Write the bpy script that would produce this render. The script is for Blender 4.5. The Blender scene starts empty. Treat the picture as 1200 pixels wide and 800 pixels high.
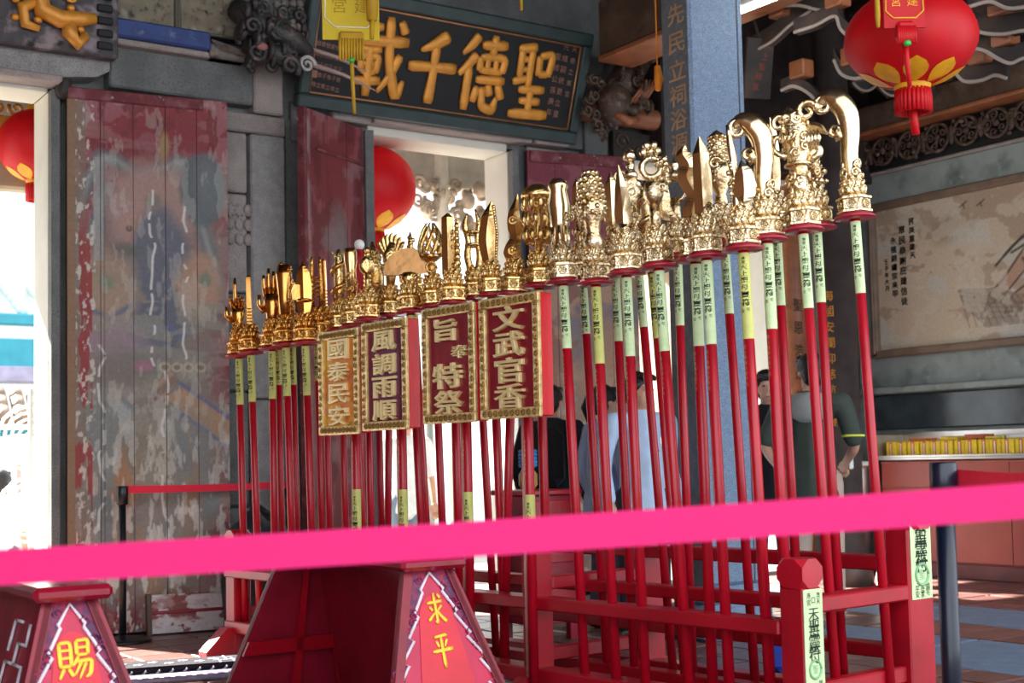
import bpy, bmesh, math, random
import numpy as np
from mathutils import Vector, Matrix, Quaternion
random.seed(7)
SC = bpy.context.scene
COL = SC.collection
PI = math.pi

# ------------------------------------------------------------ camera, sky, sun, exposure
# building frame: +x runs along the gate wall to the right, +y out through the gates, z up
YAW, PITCH, ROLL, FPX, CY, CAMH = math.radians(34.0), .0625, .0215, 1600.0, 440.0, 1.04
def _tob(v):
    c, s = math.cos(YAW), math.sin(YAW)
    return Vector((c*v[0]+s*v[1], -s*v[0]+c*v[1], v[2]))
_f = _tob((0, math.cos(PITCH), math.sin(PITCH)))
_r0, _u0 = Vector((1, 0, 0)), Vector((0, -math.sin(PITCH), math.cos(PITCH)))
_r = _tob(math.cos(ROLL)*_r0 - math.sin(ROLL)*_u0)
_u = _tob(math.sin(ROLL)*_r0 + math.cos(ROLL)*_u0)
CAMP = Vector((0, 0, CAMH))
cam = bpy.data.cameras.new('camera')
cam.sensor_width = 36; cam.lens = 36*FPX/1200; cam.shift_y = (CY-400)/1200
cam.clip_end = 300
cam.dof.use_dof = True; cam.dof.focus_distance = 5.9; cam.dof.aperture_fstop = 3.6
camo = bpy.data.objects.new('camera', cam); COL.objects.link(camo)
M3 = Matrix((_r, _u, -_f)).transposed().to_4x4(); M3.translation = CAMP
camo.matrix_world = M3
SC.camera = camo
SC.view_settings.view_transform = 'Standard'; SC.view_settings.look = 'None'
SC.view_settings.gamma = 1; SC.view_settings.use_curve_mapping = False
SC.view_settings.exposure = 1.1
world = bpy.data.worlds.new('sky'); SC.world = world; world.use_nodes = True
bg = world.node_tree.nodes['Background']
bg.inputs[0].default_value = (.87, .93, 1.0, 1); bg.inputs[1].default_value = 1.5
sun = bpy.data.lights.new('sun', 'SUN'); sun.energy = 17.0; sun.angle = .012; sun.color = (1, .95, .86)
suno = bpy.data.objects.new('sun', sun); COL.objects.link(suno)
suno.rotation_euler = Vector((.38, -1, -.84)).to_track_quat('-Z', 'Y').to_euler()
suno.location = (0, 20, 20)

def ray(px, py):
    return _f + (px-600)/FPX*_r - (py-CY)/FPX*_u
def on(ax, val, px, py):                     # the point seen at (px, py) that lies on the plane axis = val
    r = ray(px, py); return CAMP + r*((val-CAMP[ax])/r[ax])
def onpl(px, py, P, n):
    r = ray(px, py); n = Vector(n); return CAMP + r*((Vector(P)-CAMP).dot(n)/r.dot(n))
def dep(px, py, d):
    return CAMP + ray(px, py)*d

# ------------------------------------------------------------ materials
def lin(h):
    h = h.lstrip('#'); c = [int(h[i:i+2], 16)/255 for i in (0, 2, 4)]
    return [x/12.92 if x <= .04045 else ((x+.055)/1.055)**2.4 for x in c]
_M = {}
def mat(name, hexc, rough=.55, metal=0., var=.18, scale=6., bump=.08, bscale=None, hex2=None, spots=None, coat=0., rnd=0., transl=0., stretch=None, emit=0.):
    if name in _M: return _M[name]
    m = bpy.data.materials.new(name); m.use_nodes = True; nt = m.node_tree; N = nt.nodes; L = nt.links
    b = N['Principled BSDF']; b.inputs['Roughness'].default_value = rough; b.inputs['Metallic'].default_value = metal
    if coat: b.inputs['Coat Weight'].default_value = coat; b.inputs['Coat Roughness'].default_value = .12
    tc = N.new('ShaderNodeTexCoord'); src = tc.outputs['Object']
    if stretch:
        mp = N.new('ShaderNodeMapping'); mp.inputs['Scale'].default_value = stretch
        L.new(src, mp.inputs['Vector']); src = mp.outputs[0]
    n = N.new('ShaderNodeTexNoise'); n.inputs['Scale'].default_value = scale; n.inputs['Detail'].default_value = 5
    L.new(src, n.inputs['Vector'])
    c = lin(hexc); c2 = lin(hex2) if hex2 else [x*(1-var) for x in c]; c1 = c if hex2 else [min(1, x*(1+var)) for x in c]
    cr = N.new('ShaderNodeValToRGB'); cr.color_ramp.elements[0].position = .35; cr.color_ramp.elements[1].position = .65
    cr.color_ramp.elements[0].color = (*c2, 1); cr.color_ramp.elements[1].color = (*c1, 1)
    L.new(n.outputs['Fac'], cr.inputs[0]); colr = cr.outputs[0]
    if spots:
        for (sh, ssc, lo, hi) in spots:
            n2 = N.new('ShaderNodeTexNoise'); n2.inputs['Scale'].default_value = ssc; n2.inputs['Detail'].default_value = 6
            L.new(src, n2.inputs['Vector'])
            r2 = N.new('ShaderNodeMapRange'); r2.inputs['From Min'].default_value = lo; r2.inputs['From Max'].default_value = hi
            L.new(n2.outputs['Fac'], r2.inputs['Value'])
            mx = N.new('ShaderNodeMix'); mx.data_type = 'RGBA'
            L.new(r2.outputs[0], mx.inputs[0]); L.new(colr, mx.inputs[6]); mx.inputs[7].default_value = (*lin(sh), 1); colr = mx.outputs[2]
    if rnd:
        oi = N.new('ShaderNodeObjectInfo'); mr = N.new('ShaderNodeMapRange')
        mr.inputs['To Min'].default_value = 1-rnd; mr.inputs['To Max'].default_value = 1+rnd
        L.new(oi.outputs['Random'], mr.inputs['Value'])
        hs = N.new('ShaderNodeHueSaturation'); L.new(mr.outputs[0], hs.inputs['Value']); L.new(colr, hs.inputs['Color']); colr = hs.outputs[0]
    L.new(colr, b.inputs['Base Color'])
    if bump:
        nb = N.new('ShaderNodeTexNoise'); nb.inputs['Scale'].default_value = bscale or scale*4; nb.inputs['Detail'].default_value = 4
        L.new(src, nb.inputs['Vector'])
        bp = N.new('ShaderNodeBump'); bp.inputs['Strength'].default_value = min(1, bump*3); bp.inputs['Distance'].default_value = .01
        L.new(nb.outputs['Fac'], bp.inputs['Height']); L.new(bp.outputs[0], b.inputs['Normal'])
    if transl:
        tr = N.new('ShaderNodeBsdfTranslucent'); L.new(colr, tr.inputs[0]); ms = N.new('ShaderNodeMixShader'); ms.inputs[0].default_value = transl
        L.new(b.outputs[0], ms.inputs[1]); L.new(tr.outputs[0], ms.inputs[2]); L.new(ms.outputs[0], N['Material Output'].inputs['Surface'])
    if emit:
        L.new(colr, b.inputs['Emission Color']); b.inputs['Emission Strength'].default_value = emit
    _M[name] = m; return m
def paint_mat(name, rough=.65):              # colour of the painted surface kept as a colour attribute, with grain on top
    if name in _M: return _M[name]
    m = bpy.data.materials.new(name); m.use_nodes = True; nt = m.node_tree; N = nt.nodes; L = nt.links
    b = N['Principled BSDF']; b.inputs['Roughness'].default_value = rough
    a = N.new('ShaderNodeAttribute'); a.attribute_name = 'paint'
    tc = N.new('ShaderNodeTexCoord'); n = N.new('ShaderNodeTexNoise'); n.inputs['Scale'].default_value = 45; n.inputs['Detail'].default_value = 6
    L.new(tc.outputs['Object'], n.inputs['Vector'])
    mr = N.new('ShaderNodeMapRange'); mr.inputs['To Min'].default_value = .75; mr.inputs['To Max'].default_value = 1.25; L.new(n.outputs['Fac'], mr.inputs['Value'])
    hs = N.new('ShaderNodeHueSaturation'); L.new(mr.outputs[0], hs.inputs['Value']); L.new(a.outputs['Color'], hs.inputs['Color'])
    L.new(hs.outputs[0], b.inputs['Base Color'])
    bp = N.new('ShaderNodeBump'); bp.inputs['Strength'].default_value = .25; bp.inputs['Distance'].default_value = .01
    L.new(n.outputs['Fac'], bp.inputs['Height']); L.new(bp.outputs[0], b.inputs['Normal'])
    _M[name] = m; return m

RED = mat('red_lacquer', '#ae0620', .34, var=.14, scale=5, bump=.03, coat=.12)
RED_DARK = mat('red_rack_paint', '#a2061c', .4, var=.16, scale=4, bump=.05, coat=.08)
RED_DEEP = mat('maroon_table_paint', '#8c1028', .45, var=.18, scale=7, bump=.08, coat=.05)
RED_PANEL = mat('crimson_panel_paint', '#c81a48', .42, var=.10, scale=7, bump=.04)
RED_LITE = mat('bright_red_panel_paint', '#dc2438', .45, var=.08, scale=6, bump=.03)
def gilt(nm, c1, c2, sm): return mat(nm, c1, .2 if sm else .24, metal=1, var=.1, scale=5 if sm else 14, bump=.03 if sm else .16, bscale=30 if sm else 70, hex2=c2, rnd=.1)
GILT = {'o': (gilt('gilt_warm_lit', '#f2bd68', '#c98338', 0), gilt('gilt_warm_lit_smooth', '#f0bb6c', '#cc8840', 1)), 'm': (gilt('gilt', '#f8dc9e', '#dfac60', 0), gilt('polished_gilt', '#f6dca6', '#e0b06c', 1)),  # one gold; orange and pale versions hold the differing light in their colour
        'p': (gilt('gilt_cool_lit', '#f8e8c6', '#dcbc88', 0), gilt('polished_gilt_cool_lit', '#f8eacc', '#e2c494', 1))}
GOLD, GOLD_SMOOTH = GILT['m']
GOLD_PAINT = mat('gold_leaf_paint', '#e39a3c', .45, metal=.25, var=.12, scale=9, bump=.05)
SILVER_GOLD = mat('pale_gilt_relief', '#e8cd8e', .38, metal=.5, var=.2, scale=30, bump=.2, bscale=90)
PINKRED = mat('red_disc_paint', '#a8203a', .3, var=.1, coat=.3)
CHARM_Y = mat('yellow_charm_paper', '#d3d07a', .8, var=.1, scale=30, bump=.04, hex2='#c3c872')
CHARM_G = mat('green_charm_paper', '#cfe4b0', .8, var=.06, scale=30, bump=.04)
INK = mat('black_ink', '#20301e', .8, var=.1, bump=0)
INK_RED = mat('brown_red_ink', '#7a4038', .8, var=.1, bump=0)
STONE = mat('grey_granite', '#979492', .78, var=.14, scale=14, bump=.16, bscale=160, spots=[('#57585a', 170, .5, .72), ('#b3b0ac', 120, .62, .8)])
STONE_D = mat('dark_granite', '#6e6f6d', .72, var=.2, scale=5, bump=.12, bscale=140, spots=[('#45484a', 120, .5, .75)])
STONE_P = mat('pinkish_granite', '#a0948f', .8, var=.12, scale=9, bump=.2, bscale=120, spots=[('#645f60', 150, .5, .75)])
STONE_COL = mat('sky_lit_granite', '#7f93ad', .7, var=.12, scale=30, bump=.14, bscale=180, spots=[('#485a72', 150, .48, .66), ('#aebfd2', 110, .6, .74)])  # blue skylight on the column's lit face put into the stone colour
STONE_COLD = mat('dark_face_granite', '#565c62', .75, var=.16, scale=20, bump=.14, bscale=150, spots=[('#3b4046', 150, .5, .7)])
STONE_G = mat('green_grey_stone', '#8b9490', .6, var=.16, scale=3, bump=.05, spots=[('#59645f', 4, .52, .75), ('#a2aeac', 9, .6, .85)])
STONE_POL = mat('polished_dark_stone', '#3b454a', .16, var=.3, scale=4, bump=.02)
WHITE_ST = mat('whitewashed_jamb', '#d9d6c9', .7, var=.05, scale=5, bump=.05)
WOOD_D = mat('dark_old_wood', '#322824', .6, var=.35, scale=6, bump=.15, stretch=(1, 1, 1), spots=[('#5a3f30', 5, .55, .8)])
WOOD_B = mat('brown_beam_wood', '#5c473a', .6, var=.3, scale=4, bump=.12, spots=[('#8a7466', 3, .55, .8), ('#3a2c25', 14, .55, .8)])
WOOD_O = mat('orange_varnished_wood', '#9c5f3d', .42, var=.22, scale=5, bump=.06, spots=[('#6b4230', 9, .55, .8)])
WOOD_CARVE = mat('carved_brown_wood', '#4d3a2f', .55, var=.3, scale=14, bump=.2, spots=[('#8e7662', 20, .56, .75)])
CARVE_GREY = mat('weathered_carving', '#77706a', .6, var=.3, scale=12, bump=.2, spots=[('#b0876e', 9, .55, .75), ('#33302f', 14, .5, .7)])
BLACK = mat('black_lacquer', '#0d0e10', .6, var=.2, scale=8, bump=.04)
BLACK_P = mat('black_plastic', '#16181c', .35, var=.1, bump=.01)
NAVY_P = mat('navy_post_enamel', '#0c1428', .3, var=.1, bump=.01, coat=.15)
BELT = mat('pink_webbing', '#d60c66', .75, var=.03, scale=60, bump=.08, bscale=400)
BELT_R = mat('red_webbing', '#e3203c', .75, var=.04, scale=60, bump=.08, bscale=400)
WORN_MAR = mat('worn_maroon_wood', '#6e3036', .8, var=.2, scale=6, bump=.1, spots=[('#a89a94', 30, .64, .74), ('#8d5a5e', 7, .52, .7)])
STEEL = mat('brushed_steel', '#c9c6c2', .28, metal=.9, var=.08, bump=.02)
BOUNCE = mat('warm_bounce_wall', '#9a6a48', .6, var=.2, scale=3, bump=.05)  # warm colour of the unseen side wall, chosen to reflect onto the gilt
TUBE = mat('fluorescent_tube', '#fdfbf2', .4, var=.01, bump=0, emit=8.)
WHITE = mat('white_paint', '#ecebe6', .5, var=.03, bump=.01)
TERRA = mat('terracotta_tile', '#74504b', .36, var=.2, scale=7, bump=.06, rnd=.22, spots=[('#6b4038', 9, .55, .8), ('#a98074', 5, .6, .85)])
MORTAR = mat('floor_mortar', '#8c827c', .9, var=.15, scale=20, bump=.1)
SLAB = mat('blue_grey_floor_granite', '#7488a2', .55, var=.12, scale=9, bump=.06, rnd=.1, spots=[('#566a84', 70, .5, .75)])
COURT = mat('pale_courtyard_paving', '#8d8780', .8, var=.08, scale=5, bump=.05)
LANT = mat('lantern_silk', '#e0101e', .5, var=.06, scale=4, bump=.02, transl=.35)
LANT_Y = mat('lantern_yellow_print', '#f8b422', .5, var=.12, scale=18, bump=.02, transl=.2)
YEL_TAG = mat('yellow_hanging_tag', '#e6c81c', .5, var=.06, bump=.02, transl=.2)
YEL_DK = mat('yellow_tassel', '#b98d1a', .7, var=.2, bump=.1)

# ------------------------------------------------------------ mesh builder
class MB:
    def __init__(s): s.v = []; s.f = []; s.m = []; s.sm = []
    def add(s, verts, faces, mi=0, smooth=False, T=None):
        o = len(s.v)
        s.v += [tuple(T @ Vector(p)) if T is not None else tuple(p) for p in verts]
        s.f += [tuple(i+o for i in f) for f in faces]; s.m += [mi]*len(faces); s.sm += [smooth]*len(faces)
        return s
    def box(s, lo, hi, mi=0, T=None):
        x0, y0, z0 = lo; x1, y1, z1 = hi
        V = [(x0, y0, z0), (x1, y0, z0), (x1, y1, z0), (x0, y1, z0), (x0, y0, z1), (x1, y0, z1), (x1, y1, z1), (x0, y1, z1)]
        return s.add(V, [(0, 3, 2, 1), (4, 5, 6, 7), (0, 1, 5, 4), (1, 2, 6, 5), (2, 3, 7, 6), (3, 0, 4, 7)], mi, False, T)
    def bbox(s, lo, hi, b=.01, mi=0, T=None):   # box with chamfered edges: octagonal section in every direction (24 vertices)
        lo = Vector(lo); hi = Vector(hi); bm = bmesh.new()
        bmesh.ops.create_cube(bm, size=1)
        for v in bm.verts: v.co = Vector([(lo[i]+hi[i])/2+v.co[i]*(hi[i]-lo[i]) for i in range(3)])
        bmesh.ops.bevel(bm, geom=bm.edges[:], offset=b, segments=1, affect='EDGES')
        bm.verts.index_update()
        s.add([v.co.copy() for v in bm.verts], [[v.index for v in f.verts] for f in bm.faces], mi, False, T); bm.free(); return s
    def tube(s, pts, rad, n=8, mi=0, T=None, smooth=True, flat=1., up=None):
        pts = [Vector(p) for p in pts]; k = len(pts)
        if not hasattr(rad, '__len__'): rad = [rad]*k
        V = []; F = []; prev = None
        for i, p in enumerate(pts):
            t = (pts[min(i+1, k-1)]-pts[max(i-1, 0)])
            if t.length < 1e-9: t = Vector((0, 0, 1))
            t.normalize()
            if prev is None:
                a = Vector(up) if up else (Vector((0, 1, 0)) if abs(t.y) < .9 else Vector((1, 0, 0)))
            else: a = prev
            a = a - t*a.dot(t)
            if a.length < 1e-6: a = t.orthogonal()
            a.normalize(); prev = a; b = t.cross(a)
            for j in range(n):
                an = 2*PI*j/n
                V.append(p + rad[i]*(a*math.cos(an)*flat + b*math.sin(an)))
        for i in range(k-1):
            for j in range(n):
                F.append((i*n+j, i*n+(j+1) % n, (i+1)*n+(j+1) % n, (i+1)*n+j))
        F.append(tuple(range(n-1, -1, -1))); F.append(tuple((k-1)*n+j for j in range(n)))
        return s.add(V, F, mi, smooth, T)
    def lathe(s, prof, n=16, mi=0, T=None, smooth=True, c=(0, 0, 0), sx=1, sy=1):
        V = []; F = []; k = len(prof)
        for r, z in prof:
            for j in range(n):
                a = 2*PI*(j+.5)/n; V.append((c[0]+sx*r*math.cos(a), c[1]+sy*r*math.sin(a), c[2]+z))
        for i in range(k-1):
            for j in range(n): F.append((i*n+j, i*n+(j+1) % n, (i+1)*n+(j+1) % n, (i+1)*n+j))
        F.append(tuple(range(n-1, -1, -1))); F.append(tuple((k-1)*n+j for j in range(n)))
        return s.add(V, F, mi, smooth, T)
    def ell(s, c, r, n=8, mi=0, T=None):
        if not hasattr(r, '__len__'): r = (r, r, r)
        k = max(3, n//2+1); V = [(c[0], c[1], c[2]-r[2])]; F = []
        for i in range(1, k):
            th = PI*i/k
            for j in range(n):
                a = 2*PI*j/n; V.append((c[0]+r[0]*math.sin(th)*math.cos(a), c[1]+r[1]*math.sin(th)*math.sin(a), c[2]-r[2]*math.cos(th)))
        V.append((c[0], c[1], c[2]+r[2])); e = len(V)-1
        for j in range(n): F.append((0, 1+(j+1) % n, 1+j)); F.append((e, 1+(k-2)*n+j, 1+(k-2)*n+(j+1) % n))
        for i in range(k-2):
            for j in range(n): F.append((1+i*n+j, 1+i*n+(j+1) % n, 1+(i+1)*n+(j+1) % n, 1+(i+1)*n+j))
        return s.add(V, F, mi, True, T)
    def prism(s, poly, y0, y1, mi=0, T=None, bev=0.):   # polygon in the xz plane, extruded along y
        n = len(poly); V = [(x, y0, z) for x, z in poly]+[(x, y1, z) for x, z in poly]
        F = [tuple(range(n)), tuple(range(2*n-1, n-1, -1))]+[(j, n+j, n+(j+1) % n, (j+1) % n) for j in range(n)]
        return s.add(V, F, mi, False, T)
    def torus(s, c, R, r, n=16, m=6, axis='y', mi=0, T=None, arc=2*PI, a0=0.):
        pts = []
        k = n if arc < 2*PI-.01 else n+1
        for i in range(k):
            a = a0+arc*i/(n if k == n+1 else n-1)
            d = {'y': (math.cos(a), 0, math.sin(a)), 'z': (math.cos(a), math.sin(a), 0), 'x': (0, math.cos(a), math.sin(a))}[axis]
            pts.append(Vector(c)+R*Vector(d))
        up = {'y': (0, 1, 0), 'z': (0, 0, 1), 'x': (1, 0, 0)}[axis]
        return s.tube(pts, r, m, mi, T, up=up)
    def blade(s, pts, w, t, mi=0, T=None, side=(0, 1, 0)):   # diamond section swept along a spine in the xz plane; w half widths, t half thickness
        pts = [Vector(p) for p in pts]; k = len(pts); V = []; F = []; nn = Vector(side)
        for i, p in enumerate(pts):
            d = (pts[min(i+1, k-1)]-pts[max(i-1, 0)]).normalized(); q = d.cross(nn).normalized()
            tt = t*min(1, w[i]/(max(w)*.5+1e-6)) if hasattr(w, '__len__') else t
            V += [p-q*w[i], p+nn*tt, p+q*w[i], p-nn*tt]
        for i in range(k-1):
            for j in range(4): F.append((i*4+j, i*4+(j+1) % 4, i*4+4+(j+1) % 4, i*4+4+j))
        F.append((3, 2, 1, 0)); e = (k-1)*4; F.append((e, e+1, e+2, e+3))
        return s.add(V, F, mi, False, T)
    def spiral(s, c, R, turns, r, n=22, mi=0, T=None, axis='y', a0=0., sgn=1):
        pts = []; rr = []
        for i in range(n):
            q = i/(n-1); a = a0+sgn*2*PI*turns*q; R_ = R*(1-.85*q)
            d = {'y': (math.cos(a), 0, math.sin(a)), 'x': (0, math.cos(a), math.sin(a)), 'z': (math.cos(a), math.sin(a), 0)}[axis]
            pts.append(Vector(c)+R_*Vector(d)); rr.append(r*(1-.35*q))
        return s.tube(pts, rr, 6, mi, T)
    def mesh(s, name):
        me = bpy.data.meshes.new(name); me.from_pydata(s.v, [], s.f)
        me.polygons.foreach_set('material_index', s.m); me.polygons.foreach_set('use_smooth', s.sm); me.update(); return me
    def build(s, name, mats, parent=None, loc=None):
        me = s.mesh(name)
        bm = bmesh.new(); bm.from_mesh(me); bmesh.ops.recalc_face_normals(bm, faces=bm.faces); bm.to_mesh(me); bm.free()
        for m in (mats if isinstance(mats, (list, tuple)) else [mats]): me.materials.append(m)
        return link(name, me, parent, loc)
def link(name, me, parent=None, loc=None):
    o = bpy.data.objects.new(name, me); COL.objects.link(o)
    if parent is not None: o.parent = parent
    if loc is not None: o.location = loc
    return o
def tag(o, label=None, cat=None, group=None, kind=None):
    if label: o['label'] = label
    if cat: o['category'] = cat
    if group: o['group'] = group
    if kind: o['kind'] = kind
    return o
def empty(name, loc=(0, 0, 0), rz=0., label=None, cat=None, group=None, kind=None, parent=None):
    o = bpy.data.objects.new(name, None); COL.objects.link(o); o.location = loc; o.rotation_euler = (0, 0, rz)
    o.empty_display_size = .05
    if parent is not None: o.parent = parent
    return tag(o, label, cat, group, kind)
def shared(mb, mats, name='m'):              # finished mesh data for several objects
    me = mb.mesh(name); bm = bmesh.new(); bm.from_mesh(me); bmesh.ops.recalc_face_normals(bm, faces=bm.faces); bm.to_mesh(me); bm.free()
    for m in (mats if isinstance(mats, (list, tuple)) else [mats]): me.materials.append(m)
    return me

# ------------------------------------------------------------ writing
_G = {}
def glyph(ch, bevel=0., extrude=0., res=2):   # mesh of one character, about 1 high, centred, in the xz plane, facing -y
    key = (ch, bevel, extrude, res)
    if key in _G: return _G[key]
    c = bpy.data.curves.new('glyph', 'FONT'); c.body = ch; c.extrude = extrude; c.bevel_depth = bevel; c.bevel_resolution = 1; c.resolution_u = res
    o = bpy.data.objects.new('glyph', c); COL.objects.link(o); bpy.context.view_layer.update()
    me = bpy.data.meshes.new_from_object(o.evaluated_get(bpy.context.evaluated_depsgraph_get()))
    V = np.array([v.co[:] for v in me.vertices]) if len(me.vertices) else np.zeros((1, 3)); F = [tuple(p.vertices) for p in me.polygons]
    bpy.data.objects.remove(o); bpy.data.curves.remove(c); bpy.data.meshes.remove(me)
    lo, hi = V.min(0), V.max(0); cxy = (lo+hi)/2; V = (V-[cxy[0], cxy[1], 0])
    sc = 1./max(hi[1]-lo[1], hi[0]-lo[0], .3); V = V*[sc, sc, 1]
    _G[key] = ([(x, -z, y) for x, y, z in V], F); return _G[key]
def put(mb, ch, x, z, w, h=None, y=0., bevel=0., extrude=0., res=2, mi=0, map=None, depth=None):
    V, F = glyph(ch, bevel, extrude, res); h = h or w; d = depth if depth is not None else w
    P = [(x+a*w, y+b*d, z+c*h) for a, b, c in V]
    if map: P = [map(p) for p in P]
    mb.add(P, F, mi)
for _c in '文武官香旨奉特祭風調雨順國泰民安': glyph(_c, .022, .02, 2)
for _c in '先民立祠浴源': glyph(_c, .012, .004, 2)
BRUSH = {
 '千': [[(.74, .06, 1.5), (.5, .2, 1.2), (.24, .3, .5)], [(.04, .52, 1.2), (.5, .49, 1), (.96, .47, 1.3)], [(.53, .2, 1.1), (.53, .6, 1), (.5, .97, 1.3)]],
 '聖': [[(.1, .13, 1), (.5, .07, 1.2)], [(.19, .12, 1), (.2, .5, 1)], [(.42, .1, 1), (.42, .6, 1)], [(.2, .25, .7), (.4, .24, .7)], [(.2, .38, .7), (.4, .37, .7)], [(.06, .55, 1), (.46, .47, .8)],
       [(.6, .17, 1), (.62, .43, 1)], [(.6, .18, .9), (.9, .12, 1), (.84, .42, 1)], [(.62, .41, .9), (.84, .39, .9)], [(.22, .64, 1), (.8, .6, 1.1)], [(.27, .78, .9), (.74, .76, 1)], [(.06, .96, 1.2), (.94, .92, 1.4)], [(.5, .62, 1), (.5, .94, 1)]],
 '德': [[(.34, .05, 1.1), (.22, .18, 1), (.06, .3, .5)], [(.34, .28, 1.1), (.2, .42, 1), (.03, .55, .6)], [(.22, .42, 1), (.22, .97, 1.1)], [(.42, .16, 1), (.92, .12, 1.1)], [(.67, .02, 1), (.65, .28, .9)],
       [(.42, .3, .9), (.43, .47, .9)], [(.42, .3, .8), (.92, .27, .9), (.88, .46, .9)], [(.58, .3, .7), (.58, .45, .7)], [(.74, .3, .7), (.74, .45, .7)], [(.42, .46, .8), (.88, .45, .8)], [(.38, .58, .9), (.95, .55, 1)],
       [(.43, .66, .9), (.37, .86, .9)], [(.53, .66, .8), (.56, .9, 1), (.78, .93, 1.2), (.84, .76, .5)], [(.63, .62, .9), (.7, .76, 1)], [(.83, .6, .9), (.93, .78, 1.1)]],
 '載': [[(.12, .19, .9), (.48, .16, .9)], [(.29, .02, 1), (.29, .32, .9)], [(.02, .35, 1), (.98, .29, 1.3)], [(.12, .45, .8), (.5, .42, .8)], [(.14, .52, .8), (.16, .7, .8)], [(.14, .52, .7), (.47, .5, .8), (.44, .7, .8)],
       [(.15, .61, .6), (.44, .6, .6)], [(.16, .7, .7), (.44, .69, .7)], [(.03, .82, .9), (.54, .78, 1)], [(.3, .36, .9), (.3, .98, 1.1)], [(.6, .03, 1.1), (.66, .55, 1.1), (.86, .96, 1.3), (.97, .74, .5)], [(.86, .45, 1), (.72, .7, .9), (.5, .92, .5)], [(.8, .06, .9), (.9, .2, 1.1)]],
 '求': [[(.12, .32, 1), (.86, .27, 1.2)], [(.5, .03, 1), (.52, .92, 1.1), (.4, .84, .5)], [(.22, .42, .8), (.35, .54, 1)], [(.08, .84, 1.1), (.44, .6, .7)], [(.82, .4, 1), (.6, .54, .6)], [(.53, .5, .8), (.72, .72, 1.1), (.95, .88, 1.4)], [(.68, .06, .8), (.8, .18, 1.1)]],
 '平': [[(.2, .16, 1), (.8, .1, 1.1)], [(.26, .26, .8), (.37, .42, 1)], [(.76, .22, 1), (.62, .42, .6)], [(.03, .54, 1.1), (.97, .48, 1.3)], [(.5, .14, 1), (.5, .98, 1.2)]],
 '賜': [[(.08, .1, .9), (.09, .7, .9)], [(.08, .1, .8), (.4, .08, .9), (.39, .68, .9)], [(.1, .28, .7), (.38, .27, .7)], [(.1, .46, .7), (.38, .45, .7)], [(.09, .66, .8), (.38, .65, .8)], [(.18, .7, .9), (.03, .95, .6)], [(.3, .7, .8), (.43, .9, 1.1)],
       [(.56, .06, .9), (.56, .4, .9)], [(.56, .06, .8), (.9, .04, .9), (.87, .4, .9)], [(.56, .23, .7), (.87, .22, .7)], [(.56, .4, .8), (.87, .39, .8)], [(.6, .43, .9), (.44, .66, .6)], [(.52, .56, .9), (.97, .52, 1), (.9, .86, 1), (.76, .94, .5)], [(.68, .56, .8), (.46, .88, .5)], [(.82, .56, .8), (.58, .97, .5)]],
}
def brush(mb, ch, x, z, w, h, y, sw=.055, lift=.3):   # brush-written character from its strokes: raised ribbons
    for st in BRUSH[ch]:
        P = []; R = []
        for i in range(len(st)-1):
            a, b = st[i], st[i+1]
            for q in range(6):
                u = q/6; P.append((a[0]+(b[0]-a[0])*u, a[1]+(b[1]-a[1])*u)); R.append(a[2]+(b[2]-a[2])*u)
        P.append(st[-1][:2]); R.append(st[-1][2])
        for _ in range(2):
            P = [P[0]]+[((P[i-1][0]+2*P[i][0]+P[i+1][0])/4, (P[i-1][1]+2*P[i][1]+P[i+1][1])/4) for i in range(1, len(P)-1)]+[P[-1]]
        n = len(P); R[0] *= .7; R[-1] *= .75
        pts = [(x+(p[0]-.5)*w, y, z+(.5-p[1])*h) for p in P]
        mb.tube(pts, [r*sw*w for r in R], 8, flat=lift, up=(0, 1, 0))

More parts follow.
